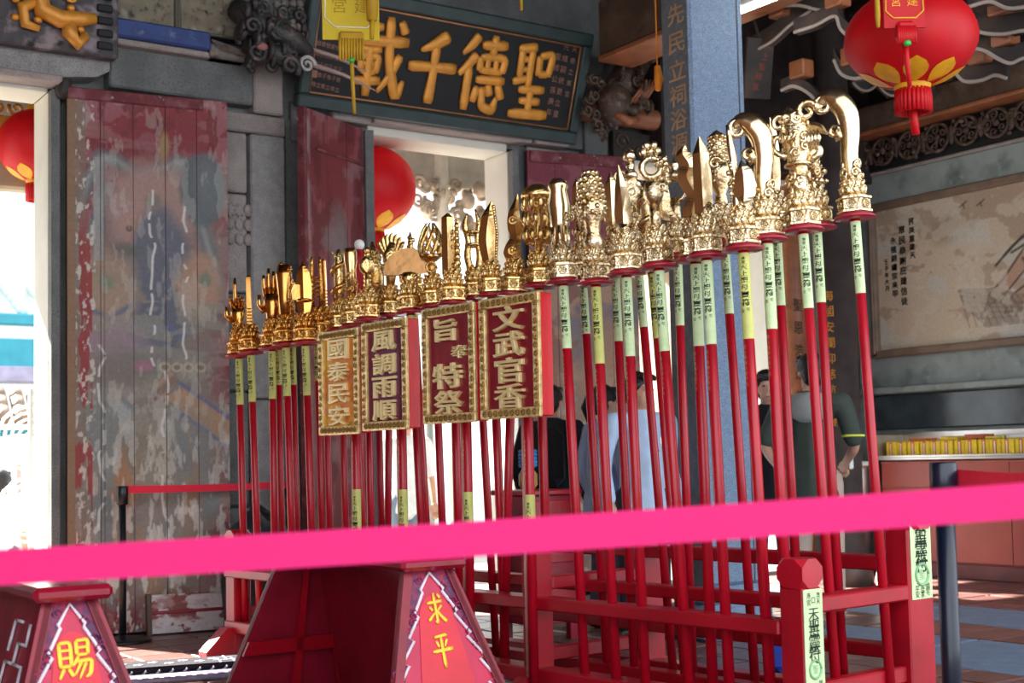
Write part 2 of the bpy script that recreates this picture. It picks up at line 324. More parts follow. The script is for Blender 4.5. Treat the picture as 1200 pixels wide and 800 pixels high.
# ------------------------------------------------------------ painted boards (numpy value noise)
def vnoise(x, y, seed):
    rs = np.random.RandomState(seed); g = rs.rand(256, 256)
    xi = np.floor(x).astype(int); yi = np.floor(y).astype(int); fx = x-xi; fy = y-yi
    fx = fx*fx*(3-2*fx); fy = fy*fy*(3-2*fy); a = lambda i, j: g[(xi+i) % 256, (yi+j) % 256]
    return (a(0, 0)*(1-fx)+a(1, 0)*fx)*(1-fy)+(a(0, 1)*(1-fx)+a(1, 1)*fx)*fy
def fbm(x, y, seed, o=5):
    s = 0; am = .5; t = 0
    for i in range(o): s = s+am*vnoise(x*2**i, y*2**i, seed+i); t += am; am *= .5
    return s/t
class Canvas:                                 # a painting in its own picture units, evaluated at every vertex of the board
    def __init__(s, X, Y, base): s.X = X; s.Y = Y; s.c = np.tile(np.array(lin(base)), (len(X), 1))
    def mix(s, hexc, a): a = np.clip(a, 0, 1)[:, None]; s.c = s.c*(1-a)+np.array(lin(hexc))*a
    def wob(s, amp, sc, seed): return (fbm(s.X*sc, s.Y*sc, seed)-.5)*2*amp, (fbm(s.X*sc, s.Y*sc, seed+40)-.5)*2*amp
    def ell(s, cx, cy, rx, ry, hexc, a=1., soft=.15, wob=0., seed=3, rot=0.):
        dx, dy = s.wob(wob, .05, seed) if wob else (0, 0)
        x = s.X+dx-cx; y = s.Y+dy-cy
        if rot: x, y = x*math.cos(rot)+y*math.sin(rot), -x*math.sin(rot)+y*math.cos(rot)
        d = np.sqrt((x/rx)**2+(y/ry)**2); s.mix(hexc, a*np.clip((1+soft-d)/(2*soft), 0, 1))
    def line(s, pts, w, hexc, a=1., soft=1.):
        D = np.full(len(s.X), 1e9)
        for (x0, y0), (x1, y1) in zip(pts[:-1], pts[1:]):
            dx, dy = x1-x0, y1-y0; L = dx*dx+dy*dy+1e-9
            t = np.clip(((s.X-x0)*dx+(s.Y-y0)*dy)/L, 0, 1); D = np.minimum(D, np.hypot(s.X-x0-t*dx, s.Y-y0-t*dy))
        s.mix(hexc, a*np.clip((w+soft-D)/(2*soft), 0, 1))
    def poly(s, pts, hexc, a=1.):
        ins = np.zeros(len(s.X), bool); n = len(pts)
        for i in range(n):
            (x0, y0), (x1, y1) = pts[i], pts[(i+1) % n]
            ins ^= ((y0 > s.Y) != (y1 > s.Y)) & (s.X < (x1-x0)*(s.Y-y0)/(y1-y0+1e-9)+x0)
        s.mix(hexc, a*ins)
    def flakes(s, hexc, sx, sy, thr, seed, a=1., band=None, soft=.03):
        n = fbm(s.X*sx, s.Y*sy, seed); k = np.clip((n-thr)/soft, 0, 1)*a
        if band is not None: k = k*band
        s.mix(hexc, k)
def paint_grid(name, W, Hh, nx, nz, fn, parent, loc=(0, 0, 0), thick=.02, m=None, uv0=(0, 0, 1, 1)):
    # a board W x Hh, front face -y, subdivided; fn(u, v) gives the colours (u to the right, v up, whole picture 0..1)
    us = np.linspace(0, 1, nx+1); vs = np.linspace(0, 1, nz+1); U, V = np.meshgrid(us, vs); U = U.ravel(); V = V.ravel()
    verts = [(u*W, 0, v*Hh) for u, v in zip(U, V)]; k = nx+1
    faces = [(j*k+i, j*k+i+1, (j+1)*k+i+1, (j+1)*k+i) for j in range(nz) for i in range(nx)]
    o = len(verts); verts += [(0, thick, 0), (W, thick, 0), (W, thick, Hh), (0, thick, Hh)]
    c = (0, nx, nz*k+nx, nz*k)
    for a, b in ((0, 1), (1, 2), (2, 3), (3, 0)): faces.append((c[b], c[a], o+a, o+b))
    faces.append((o, o+3, o+2, o+1))
    me = bpy.data.meshes.new(name); me.from_pydata(verts, [], faces)
    col = fn(uv0[0]+U*(uv0[2]-uv0[0]), uv0[1]+V*(uv0[3]-uv0[1]))
    col = np.clip(np.vstack([col, col[[0, nx, nz*k+nx, nz*k]]]), 0, 1)
    at = me.color_attributes.new('paint', 'FLOAT_COLOR', 'POINT'); at.data.foreach_set('color', np.hstack([col, np.ones((len(col), 1))]).astype(np.float32).ravel())
    me.materials.append(m or paint_mat('old_paint')); me.update()
    return link(name, me, parent, loc)

# ================================================================ THE SETTING
WY = 8.68            # inner face of the gate wall
WX = 9.74            # inner face of the right-hand wall
def S(name, mb, m, parent=None):
    o = mb.build(name, m, parent)
    if parent is None: o['kind'] = 'structure'
    return o
def inframe(p, mg=40):
    v = Vector(p)-CAMP; z = v.dot(_f)
    if z < .5: return False
    x = 600+FPX*v.dot(_r)/z; y = CY-FPX*v.dot(_u)/z
    return -mg < x < 1200+mg and -mg < y < 800+mg
# ---- floor: mortar bed, terracotta tiles and two bands of granite slabs, each piece its own object
fl = S('floor', MB().box((-2.7, -6, -.2), (WX+.4, 9.0, -.012)), MORTAR)
BANDS = [(5.50, 6.40), (6.95, 7.72)]
def tile_me(w, d, m, b=.006):
    return shared(MB().bbox((-w/2, -d/2, -.02), (w/2, d/2, 0), b), m, 'tile')
TS = .30; tme = tile_me(TS-.014, TS-.014, TERRA)
spots = []
def span(x0, x1):
    n = max(1, int((x1-x0)/TS)); w = (x1-x0)/n
    for i in range(n):
        for j in range(24): spots.append((x0+(i+.5)*w, 1.55+(j+.5)*TS, w/TS))
span(1.3, 5.50); span(6.40, 6.95); span(7.72, WX)
vis = sorted([s_ for s_ in spots if inframe((s_[0], s_[1], 0)) and s_[1] < WY], key=lambda s_: s_[0]*_f.x+s_[1]*_f.y)
near = set(vis[:290])
for i, s_ in enumerate(vis[:290]):
    o = link('tile', tme, fl, (s_[0], s_[1], random.uniform(-.002, .002))); o.rotation_euler = (random.uniform(-.003, .003), random.uniform(-.003, .003), 0); o.scale.x = s_[2]
mb = MB()
for s_ in spots:
    if s_ not in near and s_[1] < WY:
        w = TS*s_[2]-.014; mb.box((s_[0]-w/2, s_[1]-TS/2+.007, -.02), (s_[0]+w/2, s_[1]+TS/2-.007, 0))
tag(mb.build('tile_field', TERRA, fl), kind='stuff')
for x0, x1 in BANDS:
    sm_ = tile_me(x1-x0-.012, 1.188, SLAB, .008); 
    for j in range(6):
        link('granite_slab', sm_, fl, ((x0+x1)/2, 1.9+j*1.2, .0))
# ---- gate wall (wall_left): piers, lintel course, upper course
wl = S('wall_left', MB().box((-2.5, WY+.03, 0), (1.0, 9.0, 4.2)).box((2.44, WY+.03, 0), (4.05, 9.0, 3.47)).box((4.05, WY+.03, 0), (4.58, 9.0, 3.47)).box((5.93, WY+.03, 0), (6.95, 9.0, 3.47))
       .box((8.72, WY+.03, 0), (WX+.4, 9.0, 3.5)).box((-2.5, WY+.03, 3.47), (WX+.4, 9.0, 5.2)), STONE_D)
def blk(x0, x1, z0, z1, p, m, nm='stone_block', b=.012):
    return MB().bbox((x0, WY-p, z0), (x1, WY+.03, z1), b).build(nm, m, wl)
blk(2.72, 3.71, 3.50, 3.86, .10, STONE_D, 'stone_beam')
blk(3.72, 3.94, 3.46, 3.84, .08, STONE_P)
blk(3.48, 3.96, 3.32, 3.45, .07, STONE_P)
blk(3.50, 3.675, 2.90, 3.31, .06, STONE_P)
blk(3.50, 3.675, 2.22, 2.89, .05, STONE_P)
blk(3.50, 3.675, 1.55, 2.21, .05, STONE_D)
blk(3.50, 3.675, .78, 1.54, .05, STONE_D)
blk(3.50, 3.675, .0, .77, .07, STONE_D)
blk(3.69, 3.945, 1.5, 3.31, .085, STONE)
blk(3.69, 3.945, .0, 1.49, .085, STONE)
blk(3.97, 4.56, .0, 3.46, .01, STONE_D)
blk(4.02, 4.30, 3.30, 3.60, .04, STONE_D); blk(4.31, 4.62, 3.48, 3.66, .10, STONE_P)
blk(4.63, 6.02, 3.50, 3.66, .12, STONE_P, 'lintel_stone'); blk(6.03, 6.36, 3.50, 3.72, .14, STONE_P, 'lintel_stone')
blk(6.38, 6.56, 3.52, 4.3, .05, STONE_D); blk(6.57, 6.80, .0, 4.3, .07, STONE_D, 'stone_pilaster'); blk(6.82, 6.94, .0, 3.5, .05, STONE_D)
blk(6.02, 6.55, 3.36, 3.49, .04, STONE_P)
# carved clouds on one block of the pier
c_ = MB()
for i in range(9): c_.ell((3.52+.02*(i % 3)*3.2+.03, WY-.055, 2.58+.1*(i//3)), (.035, .02, .045), 8)
c_.spiral((3.585, WY-.06, 2.74), .06, 1.6, .012, axis='y'); c_.build('cloud_carving', STONE_P, wl)
# curved stone lintel over the left gate
lm = MB(); P_ = [(.6, 3.50), (2.40, 3.50), (2.62, 3.53), (2.70, 3.58), (2.71, 3.80), (2.3, 3.83), (.6, 3.83)]
lm.prism(P_, WY-.16, WY+.02); S_ = lm.build('lintel_stone', STONE, wl)
MB().bbox((.6, WY-.18, 3.46), (2.40, WY+.02, 3.505), .01).build('lintel_lip', STONE_P, wl)
# ---- gate frames
def jambs(n, x0, x1, ztop, m):
    t = empty('trim_%d' % n, ((x0+x1)/2, WY+.15, 0), kind='structure')
    def P(lo, hi, mm, nm): MB().bbox(lo, hi, .006).build(nm, mm, t).location = (-(x0+x1)/2, -WY-.15, 0)
    P((x1, WY+.01, 0), (x1+.07, 9.02, ztop), m, 'jamb'); P((x0-.07, WY+.01, 0), (x0, 9.02, ztop), m, 'jamb'); P((x0, WY+.01, ztop-.005), (x1, 9.02, ztop+.06), m, 'head')
    P((x1+.0, WY-.07, 0), (x1+.055, WY+.005, ztop), STONE_D, 'door_stop'); P((x0, WY-.07, 0), (x0-.055, WY+.005, ztop), STONE_D, 'door_stop')
    P((x0, WY+.02, -.01), (x1, 9.02, .035), STONE, 'threshold')
jambs(1, 1.0, 2.36, 3.44, WHITE_ST); jambs(2, 4.64, 5.86, 3.44, WHITE_ST); jambs(3, 7.0, 8.68, 3.44, WHITE_ST)
MB().lathe([(.035, 0), (.05, .04), (.05, .12), (.035, .16)], 12, c=(2.43, WY-.08, 3.38)).build('hinge_socket', WOOD_D, wl)

# ---- painted door leaves
def door1(u, v):
    c = Canvas(u*200, (1-v)*640, '#87353b'); X, Y = c.X, c.Y
    c.flakes('#a06a70', .03, .05, .50, 11, .7); c.flakes('#6f2427', .05, .03, .55, 12, .8); c.flakes('#a8807f', .012, .08, .60, 13, .6)
    G = '#6f7672'; T = '#a08872'
    f_ = lambda *p: [(x-65, y-105) for x, y in p]
    c.ell(112, 225, 92, 150, '#7d6f68', .85, .2, 16, 21); c.ell(95, 420, 105, 160, '#7f766d', .95, .15, 20, 22)
    c.ell(100, 60, 88, 40, '#7a2a30', .55, .5, 10)
    for w_, col in ((9, '#626b6e'), (3, '#8f918c')):
        c.line(f_((75, 260), (90, 215), (105, 185), (125, 188), (150, 205), (180, 195), (200, 185), (225, 190), (250, 205)), w_, col, .8, 3)
        c.line(f_((80, 300), (100, 265), (112, 225), (130, 250), (150, 220), (160, 205)), w_, col, .7, 3)
        c.line(f_((225, 240), (240, 290), (252, 330)), w_, col, .8, 3)
    c.ell(100, 140, 52, 58, '#a08078', .95, .2, 8, 23); c.ell(118, 62, 6, 18, '#9a7c55', .95, .3, 2); c.ell(105, 128, 10, 9, '#77715a', .8, .3, 2)
    c.ell(100, 160, 30, 16, '#a5806c', .7, .4, 5); c.ell(75, 164, 4, 4, '#5f4c40', .9); c.ell(123, 164, 4, 4, '#5f4c40', .9)
    c.ell(112, 232, 42, 96, '#5c606c', .95, .12, 8, 24); c.ell(72, 190, 18, 9, '#595c50', .7, .4, 4)
    c.ell(48, 235, 36, 42, T, .8, .2, 10, 25); c.ell(160, 232, 30, 42, '#a9866c', .85, .2, 8, 26); c.ell(48, 228, 9, 9, '#75806c', .9, .3, 2); c.ell(170, 222, 8, 10, '#6f7a66', .9, .3, 2)
    c.line(f_((75, 330), (90, 365), (115, 378), (140, 362)), 3, '#56607c', .8, 2); c.line(f_((90, 318), (130, 330), (155, 352)), 5, '#8d7e6a', .7, 3)
    c.ell(168, 112, 30, 46, '#5c6264', .95, .1, 3, 27); c.ell(176, 105, 18, 30, '#6b7172', .7, .4, 6)
    c.ell(60, 300, 45, 26, '#93808a', .6, .3, 10); c.line(f_((170, 390), (190, 385), (205, 398)), 3, '#5b6488', .8, 2); c.line(f_((210, 392), (222, 385)), 3, '#5b6488', .8, 2)
    c.flakes('#8d8a7e', .02, .05, .55, 31, .6, (Y > 250)); c.ell(75, 328, 50, 20, '#6c6961', .6, .4, 9)
    for k in range(4): c.ell(118+k*15, 329, 7, 6, '#b0a58e', .85, .2); c.ell(118+k*15, 329, 4.5, 3.2, '#75695c', .9, .2)
    c.ell(92, 328, 12, 6, '#a3677c', .7, .4)
    c.poly(f_((182, 470), (205, 458), (270, 502), (268, 525), (250, 520)), '#a98767', .9); c.poly(f_((172, 455), (188, 438), (200, 447), (180, 475)), '#b08a70', .7)
    c.line(f_((200, 452), (268, 497)), 2.2, '#5c618a', .8, 1.2); c.line(f_((200, 487), (262, 530)), 2.2, '#5c618a', .8, 1.2); c.line(f_((170, 470), (195, 448)), 5, '#6b5b54', .7, 2)
    c.ell(65, 382, 15, 12, '#6f8285', .8, .3, 3); c.ell(40, 430, 32, 70, '#75807c', .7, .3, 14, 28); c.ell(150, 440, 30, 60, '#78807e', .6, .4, 12, 29); c.ell(70, 450, 14, 38, '#6e6a58', .6, .4, 8)
    c.ell(66, 500, 12, 70, '#9d7350', .9, .25, 7, 30); c.ell(150, 520, 12, 60, '#9b7655', .7, .3, 8, 33); c.ell(110, 440, 20, 50, '#8e8467', .5, .4, 10)
    c.ell(100, 560, 100, 50, '#8d857a', .75, .4, 18, 34)
    lo = np.clip((Y-330)/260, 0, 1)
    c.flakes('#c9c6bd', .09, .03, .60, 41, .85, .25+.75*lo); c.flakes('#5f8085', .05, .02, .62, 42, .5, lo); c.flakes('#d5d2c8', .12, .05, .62-.0, 43, .8, lo)
    c.flakes('#a07a58', .07, .02, .63, 44, .7, lo)
    for xs, y0, y1, sd in ((103, 115, 330, 51), (145, 130, 320, 52), (40, 300, 520, 53), (118, 330, 560, 54)):
        k = np.clip((2.2-np.abs(X-xs-(vnoise(Y*.06, Y*0, sd)-.5)*9))/1.5, 0, 1)*(Y > y0)*(Y < y1)*(vnoise(Y*.13, X*.02, sd+1) > .35); c.mix('#d3d1cb', k*.85)
    strip = X < 22
    c.mix('#7c6d5e', strip*.75); c.flakes('#8e2b2c', .1, .02, .5, 61, .9, (X > 9)*(X < 30)*np.clip((Y-130)/60, 0, 1)); c.flakes('#c8c2b5', .2, .12, .62, 62, .8, (X > 10)*(X < 34))
    c.mix('#9a9b97', ((X > 32)*(X < 44)*(Y > 80)*(Y < 205))*.7); c.mix('#8a6a4a', (X < 9)*.8)
    c.line([(44, 5), (44, 640)], .5, '#2f2626', .8, .6)
    return c.c
def door2(u, v):
    c = Canvas(u*80, (1-v)*640, '#7c3338'); c.flakes('#96555a', .05, .012, .5, 71, .7); c.flakes('#5f2428', .09, .02, .55, 72, .7); c.flakes('#8e6a6b', .03, .03, .62, 73, .6)
    ed = np.clip((np.abs(c.X-40)-35)/4, 0, 1); c.flakes('#b7a89c', .2, .05, .5, 74, .7, ed); c.mix('#7a6465', ed*.4)
    c.ell(40, 170, 14, 50, '#857876', .8, .4, 8); return c.c
def door3(u, v):
    c = Canvas(u*140, (1-v)*640, '#7a2f3c'); c.flakes('#8f4e58', .03, .03, .5, 81, .7); X, Y = c.X, c.Y
    lo = np.clip((Y-110)/60+(fbm(X*.04, Y*.04, 80)-.5)*2, 0, 1); c.mix('#8f6f62', lo)
    c.flakes('#a98870', .02, .02, .5, 82, .7, lo); c.flakes('#6e6a70', .025, .03, .56, 83, .8, lo); c.flakes('#7b4b45', .04, .03, .6, 84, .8, lo)
    c.line([(20, 150), (35, 190), (60, 150)], 7, '#76777c', .7, 4); c.line([(60, 230), (85, 250), (110, 225)], 5, '#555a74', .6, 3); c.ell(75, 300, 20, 30, '#6a6466', .6, .3, 8); c.ell(95, 330, 25, 90, '#ad8262', .6, .4, 14, 85)
    c.ell(40, 420, 30, 120, '#a87d5f', .6, .5, 16, 86); c.flakes('#c9b9a6', .08, .05, .6, 87, .8, np.clip((Y-300)/200, 0, 1))
    for k in range(9): c.ell(52, 330+k*16, 4, 3.2, '#8f938c', .8, .3)
    return c.c
def leaf(n, hinge, end, zt, fn, nplank, nx, nz, label=None):
    a = Vector((*hinge, 0)); b = Vector((*end, 0)); W = (b-a).length; rz = math.atan2(b.y-a.y, b.x-a.x)
    t = empty('door_%d' % n, a, rz, kind='structure')
    MB().box((0, .022, .02), (W, .06, zt-.0)).build('backing', WOOD_D, t)
    for i in range(nplank):
        u0, u1 = i/nplank, (i+1)/nplank
        paint_grid('plank', W/nplank-.004, zt-.02, nx, nz, fn, t, (u0*W+.002, random.uniform(-.002, .002), .02), .022, uv0=(u0, 0, u1, 1))
    return t, W
d1, W1 = leaf(1, (2.445, 8.575), (3.455, 8.43), 3.455, door1, 5, 42, 440)
MB().bbox((.0, -.02, 3.38), (.86, .0, 3.455), .008).build('top_batten', WORN_MAR, d1)
d2, W2 = leaf(2, (3.97, 8.30), (4.60, 8.66), 3.455, door2, 3, 16, 150)
MB().bbox((-.035, -.005, .02), (.0, .06, 3.46), .006).build('leaf_edge', WORN_MAR, d2); MB().bbox((.1, -.02, 3.18), (W2-.02, .0, 3.2), .004).build('batten', WORN_MAR, d2)
d3, W3 = leaf(3, (6.0, 8.62), (6.93, 8.44), 3.455, door3, 4, 26, 260)
t = MB().bbox((0.02, -.018, 3.36), (W3-.01, 0, 3.455), .008).build('top_batten', WORN_MAR, d3)
# ---- right-hand wall
def mural(u, v):
    # picture units: 0..260 wide (u = 0 at the far left end), 0..170 down
    c = Canvas(u*300, (1-v)*170, '#c4b199'); X, Y = c.X, c.Y
    c.flakes('#c4b7a4', .02, .02, .48, 91, .8); c.flakes('#9c8069', .03, .04, .58, 92, .6); c.flakes('#bdbab2', .025, .02, .6, 93, .7); c.ell(82, 40, 14, 16, '#94765f', .6, .5, 6); c.ell(105, 30, 16, 14, '#9a7f69', .4, .5, 6)
    def ink(p, w=1., col='#2c2a29', a=.95): c.line(p, w, col, a, .8)
    for bx, by in ((108, 12), (128, 14)): ink([(bx-4, by+2), (bx, by), (bx+4, by-3)], .8); ink([(bx, by), (bx+1, by+4)], .7)
    # seated figure in a loose robe: shins, feet, folds, bundle of straw
    c.poly([(150, 82), (175, 62), (205, 50), (250, 44), (300, 46), (300, 140), (215, 130), (180, 110), (160, 100)], '#b9b5a6', .8)
    c.poly([(168, 78), (178, 70), (186, 80), (160, 112), (138, 128), (124, 130), (134, 118)], '#b28a72', .95); c.poly([(150, 130), (172, 112), (210, 106), (240, 112), (200, 130), (160, 140), (150, 142)], '#ae8670', .95)
    ink([(176, 70), (150, 104), (124, 128), (134, 131), (152, 120), (186, 84)]); ink([(150, 142), (160, 122), (176, 112), (212, 106)]); ink([(150, 142), (190, 136), (236, 120)])
    for p in ([(152, 78), (170, 62), (200, 50), (240, 42), (300, 40)], [(160, 76), (190, 62), (230, 56), (300, 52)], [(186, 70), (196, 90), (190, 104)], [(200, 66), (214, 88), (210, 106)], [(214, 64), (232, 92), (240, 112)], [(180, 70), (184, 92)], [(230, 62), (250, 90), (300, 112)], [(172, 84), (178, 100)], [(142, 88), (160, 70), (176, 58)]): ink(p, 1.4)
    c.poly([(204, 74), (214, 72), (222, 98), (212, 100)], '#5c6870', .6); c.poly([(166, 60), (196, 48), (240, 44), (236, 54), (196, 60)], '#6f6f69', .6)
    c.poly([(96, 108), (140, 112), (210, 138), (300, 140), (300, 156), (128, 156), (104, 128)], '#8a7869', .7)
    for k in range(22): ink([(100+k*7, 112+k*1.2), (110+k*8, 154-k*.2)], .6, '#584a42', .6)
    for k in range(6): ink([(98+k*5, 110+k*7), (180+k*18, 136+k*3)], .6, '#584a42', .5)
    c.flakes('#c9c0ae', .06, .05, .6, 94, .5); return c.c
wr = S('wall_right', MB().box((WX+.03, 1.5, 0), (WX+.3, 9.0, 5.2)), STONE_G)
def rb(y0, y1, z0, z1, p, m, nm, b=.01): return MB().bbox((WX-p, y0, z0), (WX+.03, y1, z1), b).build(nm, m, wr)
rb(1.5, 8.50, 3.30, 3.57, .05, STONE_G, 'stone_lintel'); rb(1.5, 8.5, 3.57, 3.60, .07, STONE_P, 'stone_edge')
rb(1.5, 8.66, 1.63, 1.92, .02, STONE_G, 'stone_sill'); rb(1.5, 8.78, 1.57, 1.63, .13, STONE_G, 'stone_ledge'); rb(1.5, 8.55, 1.25, 1.56, .01, STONE_POL, 'polished_panel'); rb(1.5, 8.5, 0, 1.2, .01, STONE_D, 'dado')
rb(8.44, 8.66, 1.92, 3.30, .01, STONE_G, 'stone_strip')
mu = empty('mural', (WX-.03, 8.385, 1.97), -PI/2, 'painted stone mural of a robed seated figure with columns of black writing', 'mural')
MU_W, MU_H = 2.65, 1.27
MB().bbox((-.075, -.05, -.065), (0, .055, MU_H+.065), .012).bbox((-.05, -.065, -.04), (-.02, 0, MU_H+.04), .008).bbox((MU_W, -.05, -.065), (MU_W+.075, .055, MU_H+.065), .012).bbox((-.075, -.05, MU_H), (MU_W+.07, .055, MU_H+.07), .012).bbox((-.075, -.05, -.07), (MU_W+.07, .055, 0), .012).build('frame', mat('brown_frame_wood', '#75604f', .55, var=.2, scale=6, stretch=(1, 1, 1)), mu)
paint_grid('painting', MU_W, MU_H, 300, 150, mural, mu, (0, 0, 0), .03)
wm = MB()
for k, (x, z, sz, tx) in enumerate(((.40, 1.12, .062, '民庚重建天'), (.29, 1.06, .075, '草民恭謝庇建信徒'), (.19, .98, .066, '永植錦繡宗來甲'), (.10, .80, .05, '壬子年大月'))):
    for i, ch in enumerate(tx): put(wm, ch, x, z-i*sz*1.22, sz, y=-.004, res=1, bevel=.02, depth=0)
wm.build('writing', INK, mu)
# ---- beams, frieze and brackets above the right-hand wall
fr = empty('carved_frieze', (WX-.12, 7.0, 3.605), 0, 'pierced scrollwork frieze of brown wood under the long wall beam', 'frieze')
mb = MB().box((.04, -2.5, 0), (.1, 1.66, .30))
sc_ = MB()
for i in range(11):
    y = 1.5-i*.3; sc_.torus((0, y, .15), .12, .014, 18, 6, 'x'); 
    for q in range(5): sc_.spiral((.0, y+.075*math.cos(q*1.26), .15+.075*math.sin(q*1.26)), .045, 1.3, .011, 12, axis='x', a0=q)
    sc_.ell((0, y+.15, .15), (.02, .03, .09), 8); sc_.ell((0, y, .15), (.025, .03, .03), 8)
for q in range(90): sc_.ell((random.uniform(-.015, .02), random.uniform(-1.9, 1.6), random.uniform(.03, .27)), (.016, random.uniform(.015, .035), random.uniform(.012, .03)), 6)
mb.build('backboard', BLACK, fr); sc_.build('scrollwork', WOOD_CARVE, fr)
MB().bbox((9.45, 1.5, 3.90), (9.72, 8.45, 4.16), .02).build('trim_4', WOOD_B)['kind'] = 'structure'
MB().bbox((9.43, 1.5, 3.895), (9.74, 8.45, 3.93), .008).build('trim_5', WOOD_O)['kind'] = 'structure'
MB().box((9.735, 1.5, 4.1), (9.77, 8.7, 5.2)).build('trim_6', WOOD_D)['kind'] = 'structure'
# rafters and purlins of the dark roof
rf = S('ceiling', MB().box((-2.5, .6, 5.15), (WX+.3, 9.0, 5.3)), WOOD_D)
S('wall_side_unseen', MB().box((-2.7, 1.2, 0), (-2.4, 9.0, 5.3)), BOUNCE)  # unseen wall added to keep skylight off the left-facing sides
for i in range(18): MB().bbox((.1+i*.55, .6, 5.03), (.22+i*.55, 8.7, 5.15), .01).build('rafter', WOOD_D, rf)
MB().tube([(0, 5.9, 4.85), (9.7, 5.9, 4.85)], .16, 12).build('purlin', WOOD_B, rf); MB().tube([(0, 7.4, 4.95), (9.7, 7.4, 4.95)], .15, 12).build('purlin', WOOD_D, rf)
MB().bbox((7.2, 8.4, 3.5), (9.7, 8.66, 5.1), .01).build('trim_7', WOOD_D)['kind'] = 'structure'
# beam from the column to the gate pilaster, log and carved board over the right gate
MB().bbox((6.36, 6.2, 4.12), (6.66, 8.15, 4.56), .02).build('trim_8', WOOD_B)['kind'] = 'structure'
MB().bbox((6.34, 6.2, 4.075), (6.68, 8.13, 4.12), .008).build('trim_9', WOOD_O)['kind'] = 'structure'
MB().tube([(6.45, 8.5, 3.80), (9.3, 8.5, 3.83)], .085, 14).build('trim_10', WOOD_O)['kind'] = 'structure'
cp = empty('vine_carving', (7.1, 8.55, 3.46), 0, 'dark panel of carved vines above the right gate', 'panel')
MB().box((-.28, .02, .0), (1.6, .06, .24)).build('board', WOOD_D, cp); mb = MB()
for i in range(9): mb.spiral((-.2+i*.2, .015, .12+.03*(-1)**i), .075, 1.4, .014, 16, a0=i, sgn=(-1)**i); mb.ell((-.1+i*.2, .015, .1), (.05, .015, .02), 6)
mb.build('vine', WOOD_CARVE, cp)
MB().bbox((6.96, 8.5, 3.415), (8.7, 8.66, 3.455), .006).build('trim_11', WHITE_ST)['kind'] = 'structure'
# painted panels and blue rail high on the gate wall, at the left
pp = empty('framed_picture', (3.1, 8.56, 3.92), 0, 'faded framed picture panels high above the grey stone beam', 'panel')
MB().box((-.4, .0, 0), (.52, .05, .3)).build('board', WOOD_D, pp)
for i in range(2):
    x = -.36+i*.44
    MB().bbox((x, -.015, .02), (x+.40, .0, .28), .006).build('picture', mat('faded_beige_picture', '#7f7462', .75, var=.2, scale=14, spots=[('#3b3a38', 22, .56, .7), ('#a9a394', 9, .6, .8)]), pp)
    MB().bbox((x-.02, -.03, -.0), (x+.0, .0, .3), .005).bbox((x+.40, -.03, 0), (x+.42, 0, .3), .005).bbox((x, -.03, -.0), (x+.4, 0, .02), .005).build('moulding', mat('brown_green_moulding', '#5d5a4d', .6, var=.2), pp)
br = MB().bbox((2.72, 8.46, 3.80), (3.36, 8.62, 3.92), .012).build('painted_rail', mat('worn_blue_paint', '#31457e', .55, var=.2, scale=9, spots=[('#7d8498', 14, .6, .8)])); tag(br, 'worn bright blue wooden rail on top of the stone beam', 'rail')
fe = MB()
for i in range(9): fe.blade([(3.36+i*.02, 8.45, 3.87-i*.004), (3.44+i*.025, 8.44, 3.80-.002*i)], [.008, .004], .01)
fe.bbox((3.36, 8.47, 3.76), (3.62, 8.6, 3.86), .012); tag(fe.build('carved_fringe', CARVE_GREY), 'weathered fringe carving at the end of the blue rail', 'carving')
MB().bbox((2.72, 8.50, 3.76), (3.62, 8.64, 3.80), .01).build('trim_12', STONE_P)['kind'] = 'structure'
gp = empty('carved_gable_panel', (2.0, 8.40, 3.61), 0, 'weathered black panel with gilt curling beast relief, over the left gate', 'panel')
MB().bbox((-1, .0, .02), (.72, .1, .5), .012).build('board', mat('weathered_grey_black_board', '#4a4648', .7, var=.3, scale=9, spots=[('#8d7f83', 6, .5, .62), ('#1d1b1c', 9, .55, .7)]), gp)
mb = MB()
mb.tube([(.28, -.02, .48), (.22, -.03, .36), (.24, -.04, .24), (.34, -.045, .2), (.46, -.045, .22), (.56, -.04, .24)], [.04, .055, .06, .06, .05, .035], 8)
mb.tube([(.40, -.04, .2), (.40, -.05, .12), (.45, -.05, .06), (.50, -.045, .12)], [.05, .05, .04, .03], 8); mb.tube([(.22, -.03, .3), (.12, -.03, .24), (.14, -.03, .14), (.22, -.04, .12)], [.035, .04, .035, .02], 8)
for x, z in ((.1, .42), (.3, .4), (.42, .36), (.5, .46), (.18, .5)): mb.spiral((x, -.03, z), .06, 1.4, .015, 16)
for q in range(14): mb.ell((random.uniform(.08, .56), -.02, random.uniform(.1, .48)), (.03, .02, .022), 6)
mb.build('beast_relief', GOLD_PAINT, gp); mb = MB()
for q in range(5): mb.bbox((.58, -.02, .06+q*.08), (.68, .0, .11+q*.08), .008)
mb.build('fret', BLACK, gp)
# ---- outside the gates: porch floor, courtyard, eaves, a wall and a temple roof across the yard
MB().box((-4, 9.0, -.2), (14, 10.9, 0)).build('ground', COURT)['kind'] = 'structure'
MB().box((-14, 10.9, -.9), (24, 60, -.6)).build('ground.001', COURT)['kind'] = 'structure'
for i in range(4): MB().box((-4, 10.9+i*.3, -.6), (14, 11.2+i*.3, -.12-.13*i)).build('step', COURT)['kind'] = 'structure'
ev = MB(); ev.prism([(8.9, 4.75), (10.6, 3.73), (10.6, 3.80), (8.9, 4.9)], -4, 7.05)
V = [(x, -y, z) if False else (y, x, z) for x, y, z in ev.v]; ev.v = V; ev.build('roof', WOOD_D)['kind'] = 'structure'
ev = MB(); ev.prism([(8.9, 4.3), (10.6, 2.95), (10.6, 3.02), (8.9, 4.4)], 7.05, 14); ev.v = [(y, x, z) for x, y, z in ev.v]; ev.build('roof.001', WOOD_D)['kind'] = 'structure'
